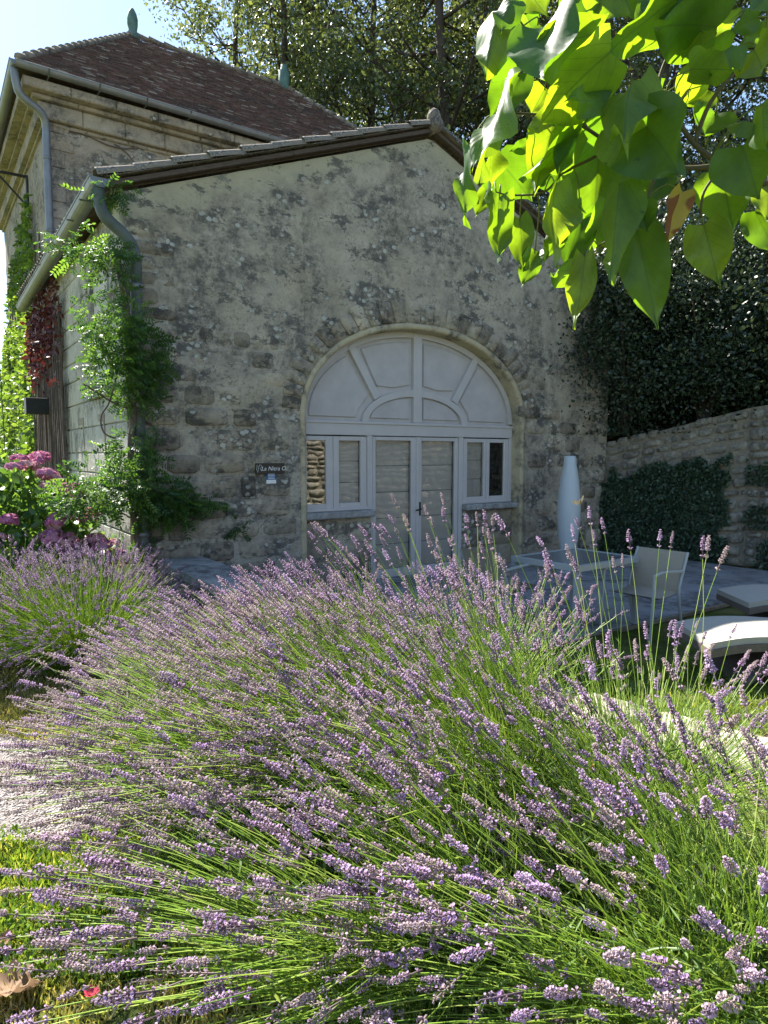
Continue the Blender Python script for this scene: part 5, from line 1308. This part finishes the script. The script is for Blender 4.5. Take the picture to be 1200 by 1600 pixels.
# base px, tip px, width px, facing: turn about the midrib (deg), depth, tip depth offset
LV = [(785, 8, 750, 103, 74, 35, 1.95, -.05), (800, 0, 778, 46, 44, 40, 1.9, 0), (818, -25, 856, 32, 62, -10, 2.0, .02), (848, 44, 858, 144, 118, 12, 1.85, -.12), (842, 38, 791, 76, 46, 10, 2.0, 0), (912, -15, 926, 74, 52, 15, 2.0, 0),
 (810, 117, 757, 205, 66, 5, 2.0, 0), (792, 122, 742, 292, 48, 60, 1.85, -.1), (782, 178, 726, 243, 44, 55, 1.95, -.05), (889, 128, 878, 166, 54, -10, 2.1, .05), (852, 138, 829, 180, 58, 0, 2.1, .05), (868, 183, 832, 313, 78, 0, 1.98, 0),
 (884, 190, 862, 285, 44, -35, 1.95, 0), (826, 226, 793, 240, 24, 10, 2.05, 0), (732, 225, 711, 350, 30, 50, 2.0, 0), (768, 228, 762, 312, 24, -50, 2.0, 0), (776, 245, 832, 312, 92, 10, 2.12, .08), (780, 308, 771, 418, 52, -20, 2.0, 0), (760, 298, 744, 346, 26, 20, 2.05, 0),
 (812, 342, 820, 432, 46, 5, 2.1, 0), (868, 286, 849, 428, 52, -40, 1.88, 0), (836, 393, 815, 456, 38, 10, 2.08, 0), (936, 235, 926, 384, 118, 0, 2.1, .03), (893, 318, 853, 424, 44, 15, 1.95, 0), (906, 345, 880, 432, 64, 0, 2.1, 0), (914, 402, 901, 524, 46, 10, 1.92, 0),
 (968, 286, 950, 446, 66, 30, 1.82, -.05), (988, 124, 966, 200, 84, 30, 1.8, -.15), (950, 158, 884, 156, 52, 30, 1.85, -.15), (1100, 66, 1158, 14, 38, 25, 2.0, .05), (1140, 78, 1074, 112, 66, -15, 2.0, 0), (1100, 48, 1064, 98, 40, 50, 1.9, 0), (1078, 108, 1152, 110, 60, 30, 1.8, -.1),
 (1145, 70, 1110, 104, 46, 40, 1.8, -.05), (1010, 198, 1076, 282, 128, 12, 1.8, -.1), (965, 200, 992, 280, 82, 5, 1.95, 0), (1036, 148, 975, 203, 66, -10, 2.05, 0), (1104, 140, 1068, 166, 56, 0, 2.05, 0), (1118, 178, 1098, 216, 74, 0, 2.05, 0), (1192, 160, 1190, 234, 66, 45, 1.75, -.05), (1165, 188, 1145, 210, 44, 40, 1.8, 0),
 (1160, 228, 1188, 316, 112, 8, 1.85, -.05), (1128, 270, 1146, 364, 94, 0, 2.0, 0), (1203, 288, 1196, 352, 56, -10, 2.0, 0), (1100, 352, 1126, 450, 76, 4, 2.0, 0), (1066, 300, 1036, 384, 40, -25, 1.9, 0), (1004, 320, 1012, 364, 50, 8, 1.9, 0), (996, 360, 1029, 520, 84, 0, 1.95, .02),
 (1034, 256, 1010, 326, 58, 5, 2.05, 0), (1044, 276, 1016, 324, 38, 15, 2.0, 0), (992, 298, 958, 314, 50, 0, 2.1, 0), (985, -10, 1001, 38, 40, -5, 2.05, 0), (1040, -20, 1043, 50, 32, 8, 2.05, 0), (1062, -40, 1092, 34, 120, 8, 1.9, 0), (960, -40, 992, 32, 104, 8, 1.95, 0), (1092, 10, 1090, 44, 26, 0, 2.0, 0),
 (1195, -5, 1162, 34, 60, 15, 1.85, -.05), (1185, 26, 1135, 48, 38, -15, 1.95, 0), (1205, 46, 1148, 78, 36, 0, 2.0, 0), (1178, 78, 1204, 124, 70, 20, 1.8, -.05), (1128, -30, 1140, 22, 90, 10, 1.95, 0), (905, 20, 880, -20, 50, 0, 2.1, 0),  (940, 330, 960, 400, 70, 0, 2.15, 0), (860, 250, 890, 310, 60, 20, 2.15, 0), (1180, 330, 1215, 400, 60, 0, 2.05, 0)]
NLV = len(LV)
DARK = {(848, 44), (776, 245), (950, 158), (988, 124), (1078, 108), (1010, 198), (965, 200), (1160, 228), (1100, 352), (1004, 320), (996, 360), (1062, -40), (960, -40), (1128, -30), (968, 286), (812, 342), (906, 345), (1034, 256), (1145, 70), (1178, 78), (1195, -5), (940, 330), (1090, 190), (1060, 200), (914, 402), (893, 318), (1150, 130)}
rl = random.Random(5)
for k in range(26):   # added leaf layer, mostly out of view, to cast shade on the leaves below
    bx, by, Y = rl.uniform(1000, 1400), rl.uniform(-330, -120), rl.uniform(2.08, 2.7)
    a = rl.uniform(-.9, .9); Lp = rl.uniform(90, 150) * 2 / Y; LV.append((bx, by, bx + Lp * math.sin(a), by + Lp * math.cos(a) * rl.uniform(.4, 1), Lp * rl.uniform(.55, .8), rl.uniform(-25, 25), Y, rl.uniform(-.12, .05)))
bases = []
shade = []
for e_ in LV[:NLV]:
    if (e_[0], e_[1]) in DARK:
        c_ = (at(e_[0], e_[1], e_[6]) * .62 + at(e_[2], e_[3], e_[6] + e_[7]) * .38); part_ = (e_[0], e_[1]) in {(996, 360), (914, 402), (893, 318), (1100, 352), (940, 330)}
        shade.append((c_ + SD * random.uniform(.22, .5) + Vector((random.uniform(-.03, .03), 0, random.uniform(-.03, .03))) * (2.2 if part_ else 1), (.17 if part_ else .22) * random.uniform(.9, 1.15)))
for k, (bx, by, tx, ty, wpx, turn, Y, dy) in enumerate(LV):
    B = at(bx, by, Y); T = at(tx, ty, Y + dy); ax = (T - B); L = ax.length; ax.normalize(); tocam = (Vector((0, 0, EYE)) - (B + T) / 2).normalized()
    n0 = (tocam - ax * tocam.dot(ax)).normalized(); nn_ = Matrix.Rotation(R(turn), 3, ax) @ n0; nn_ = -nn_        # upper face away from the viewer
    if turn >= 28: nn_ = -nn_       # these show their glossy upper face
    x_ = ax.cross(nn_).normalized(); Rm = Matrix((x_, ax, nn_)).transposed().to_4x4(); wd = wpx / FOC * Y * .90 / max(.72, math.cos(R(turn)))
    mt = MT['yellowleaf'] if (bx, by) == (1066, 300) else MT['catalpa']
    rgk = random.Random(k); me = leaf_shape(L * .97, wd, -rgk.uniform(.2, .85), rgk.uniform(-.1, .8), rgk.uniform(.8, 2.4), k, mt)
    o = link('leaf', me, cat, Matrix.Translation(B - C0) @ Rm, label='yellowing leaf with a brown blotch' if mt is MT['yellowleaf'] else None); bases.append((o, B, ax))
def topx(q):
    d = q - Vector((0, 0, EYE)); z = d.y * math.cos(PITCH) - d.z * math.sin(PITCH); return 600 + FOC * d.x / z, 800 - FOC * (d.y * math.sin(PITCH) + d.z * math.cos(PITCH)) / z
for k, (c_, sz) in enumerate(shade):     # added blocker leaves, turned flat to the sun to shade the chosen ones
    qx, qy = topx(c_)
    if qx < 840 and qy > -150 or (qy > -60 and qy < 130 and 870 < qx < 1080): c_ = c_ - SD * .16; qx, qy = topx(c_)
    if qx < 830 and qy > -150: continue
    rgk = random.Random(900 + k); nn_ = (SD + Vector((rgk.uniform(-.35, .35), rgk.uniform(-.35, .35), rgk.uniform(-.2, .3)))).normalized(); ax = Vector((rgk.uniform(-.8, .3), rgk.uniform(-.8, .1), -.8)); ax = (ax - nn_ * ax.dot(nn_)).normalized()
    x_ = ax.cross(nn_).normalized(); Rm = Matrix((x_, ax, nn_)).transposed().to_4x4(); B = c_ - ax * sz * .5
    o = link('leaf', leaf_shape(sz, sz * .8, -rgk.uniform(.1, .4), rgk.uniform(0, .5), 1.2, 900 + k, MT['catalpa']), cat, Matrix.Translation(B - C0) @ Rm); bases.append((o, B, ax))
def bpath(P, r0, r1):
    Q = [at(a, b, Y) - C0 for a, b, Y in P]; S = smooth_path(Q, 5); MB().tube(S, [r0 + (r1 - r0) * i / (len(S) - 1) for i in range(len(S))], 7).build('branch', MT['twig'], cat, smooth=True); return [q + C0 for q in S]
bl = []
bl += bpath([(1290, 330, 2.2), (1190, 285, 2.0), (1130, 258, 1.97), (1085, 225, 1.97), (1058, 178, 1.97), (1075, 140, 2.0)], .013, .004)
bl += bpath([(1130, 258, 1.97), (1060, 262, 2.0), (1000, 238, 2.02), (960, 229, 2.02), (910, 197, 2.0), (870, 182, 2.0), (825, 178, 2.0), (785, 176, 1.97)], .008, .0025)
bl += bpath([(915, 198, 2.0), (882, 168, 1.98), (862, 145, 1.95), (845, 100, 1.95), (830, 60, 1.95), (800, 15, 1.95)], .005, .0022)
bl += bpath([(1085, 225, 1.97), (1110, 160, 1.95), (1160, 100, 1.92), (1210, 50, 1.95)], .007, .004)
bl += bpath([(960, 229, 2.02), (920, 250, 2.0), (880, 270, 2.0), (850, 300, 2.0), (800, 305, 2.0), (775, 300, 2.0)], .005, .002)
bl += bpath([(1030, 255, 2.0), (1015, 300, 1.97), (990, 345, 1.95), (935, 385, 1.95)], .005, .0025)
bl += bpath([(1130, 258, 1.97), (1100, 300, 1.98), (1095, 340, 2.0)], .005, .003)
bl += bpath([(1000, -60, 2.0), (1040, -30, 1.98), (1120, -25, 1.95), (1230, -40, 1.95)], .006, .006)
bl += bpath([(1058, 178, 1.97), (1030, 130, 1.97), (1050, 60, 1.97), (1040, -25, 1.98)], .005, .004)
for (o, B, ax) in bases:
    q = min(bl, key=lambda p: (p - B).length)
    if (q - B).length > .32: q = B - ax * .12 + Vector((.04, .03, .03))
    Mi = o.matrix_basis.inverted(); mid = (q + B) / 2 - ax * .02 + Vector((0, 0, .01))
    pm = MB().tube(smooth_path([Mi @ (q - C0), Mi @ (mid - C0), Vector((0, .004, 0))], 3), .0021, 5).build('petiole', MT['petiole'], o, smooth=True)
# trunk and limb outside the frame carry the branch
e0 = at(1290, 330, 2.2) - C0
tk = smooth_path([(0, 0, -.1), (.05, .02, 1.2), (-.05, 0, 2.2), (.1, .1, 3.4), (.3, .3, 4.6)], 5); MB().tube(tk, [.16 - .005 * i for i in range(len(tk))], 12).build('trunk', MT['bark'], cat, smooth=True)
lm = smooth_path([(-.05, 0, 2.2), tuple(Vector((-.4, -.2, 2.55))), tuple(e0)], 5); MB().tube(lm, [.05 - .0037 * i for i in range(len(lm))], 8).build('limb', MT['bark'], cat, smooth=True)
lm = smooth_path([(.1, .1, 3.4), (-.7, -.4, 3.9), tuple(at(1230, -40, 1.95) - C0)], 5); MB().tube(lm, [.05 - .0043 * i for i in range(len(lm))], 8).build('limb', MT['bark'], cat, smooth=True)
print('SCENE objects', len(bpy.data.objects), 'gable stones', NST, 'retaining', ns, 'wist', cnt, 'tris', sum(len(m.polygons) for m in bpy.data.meshes))
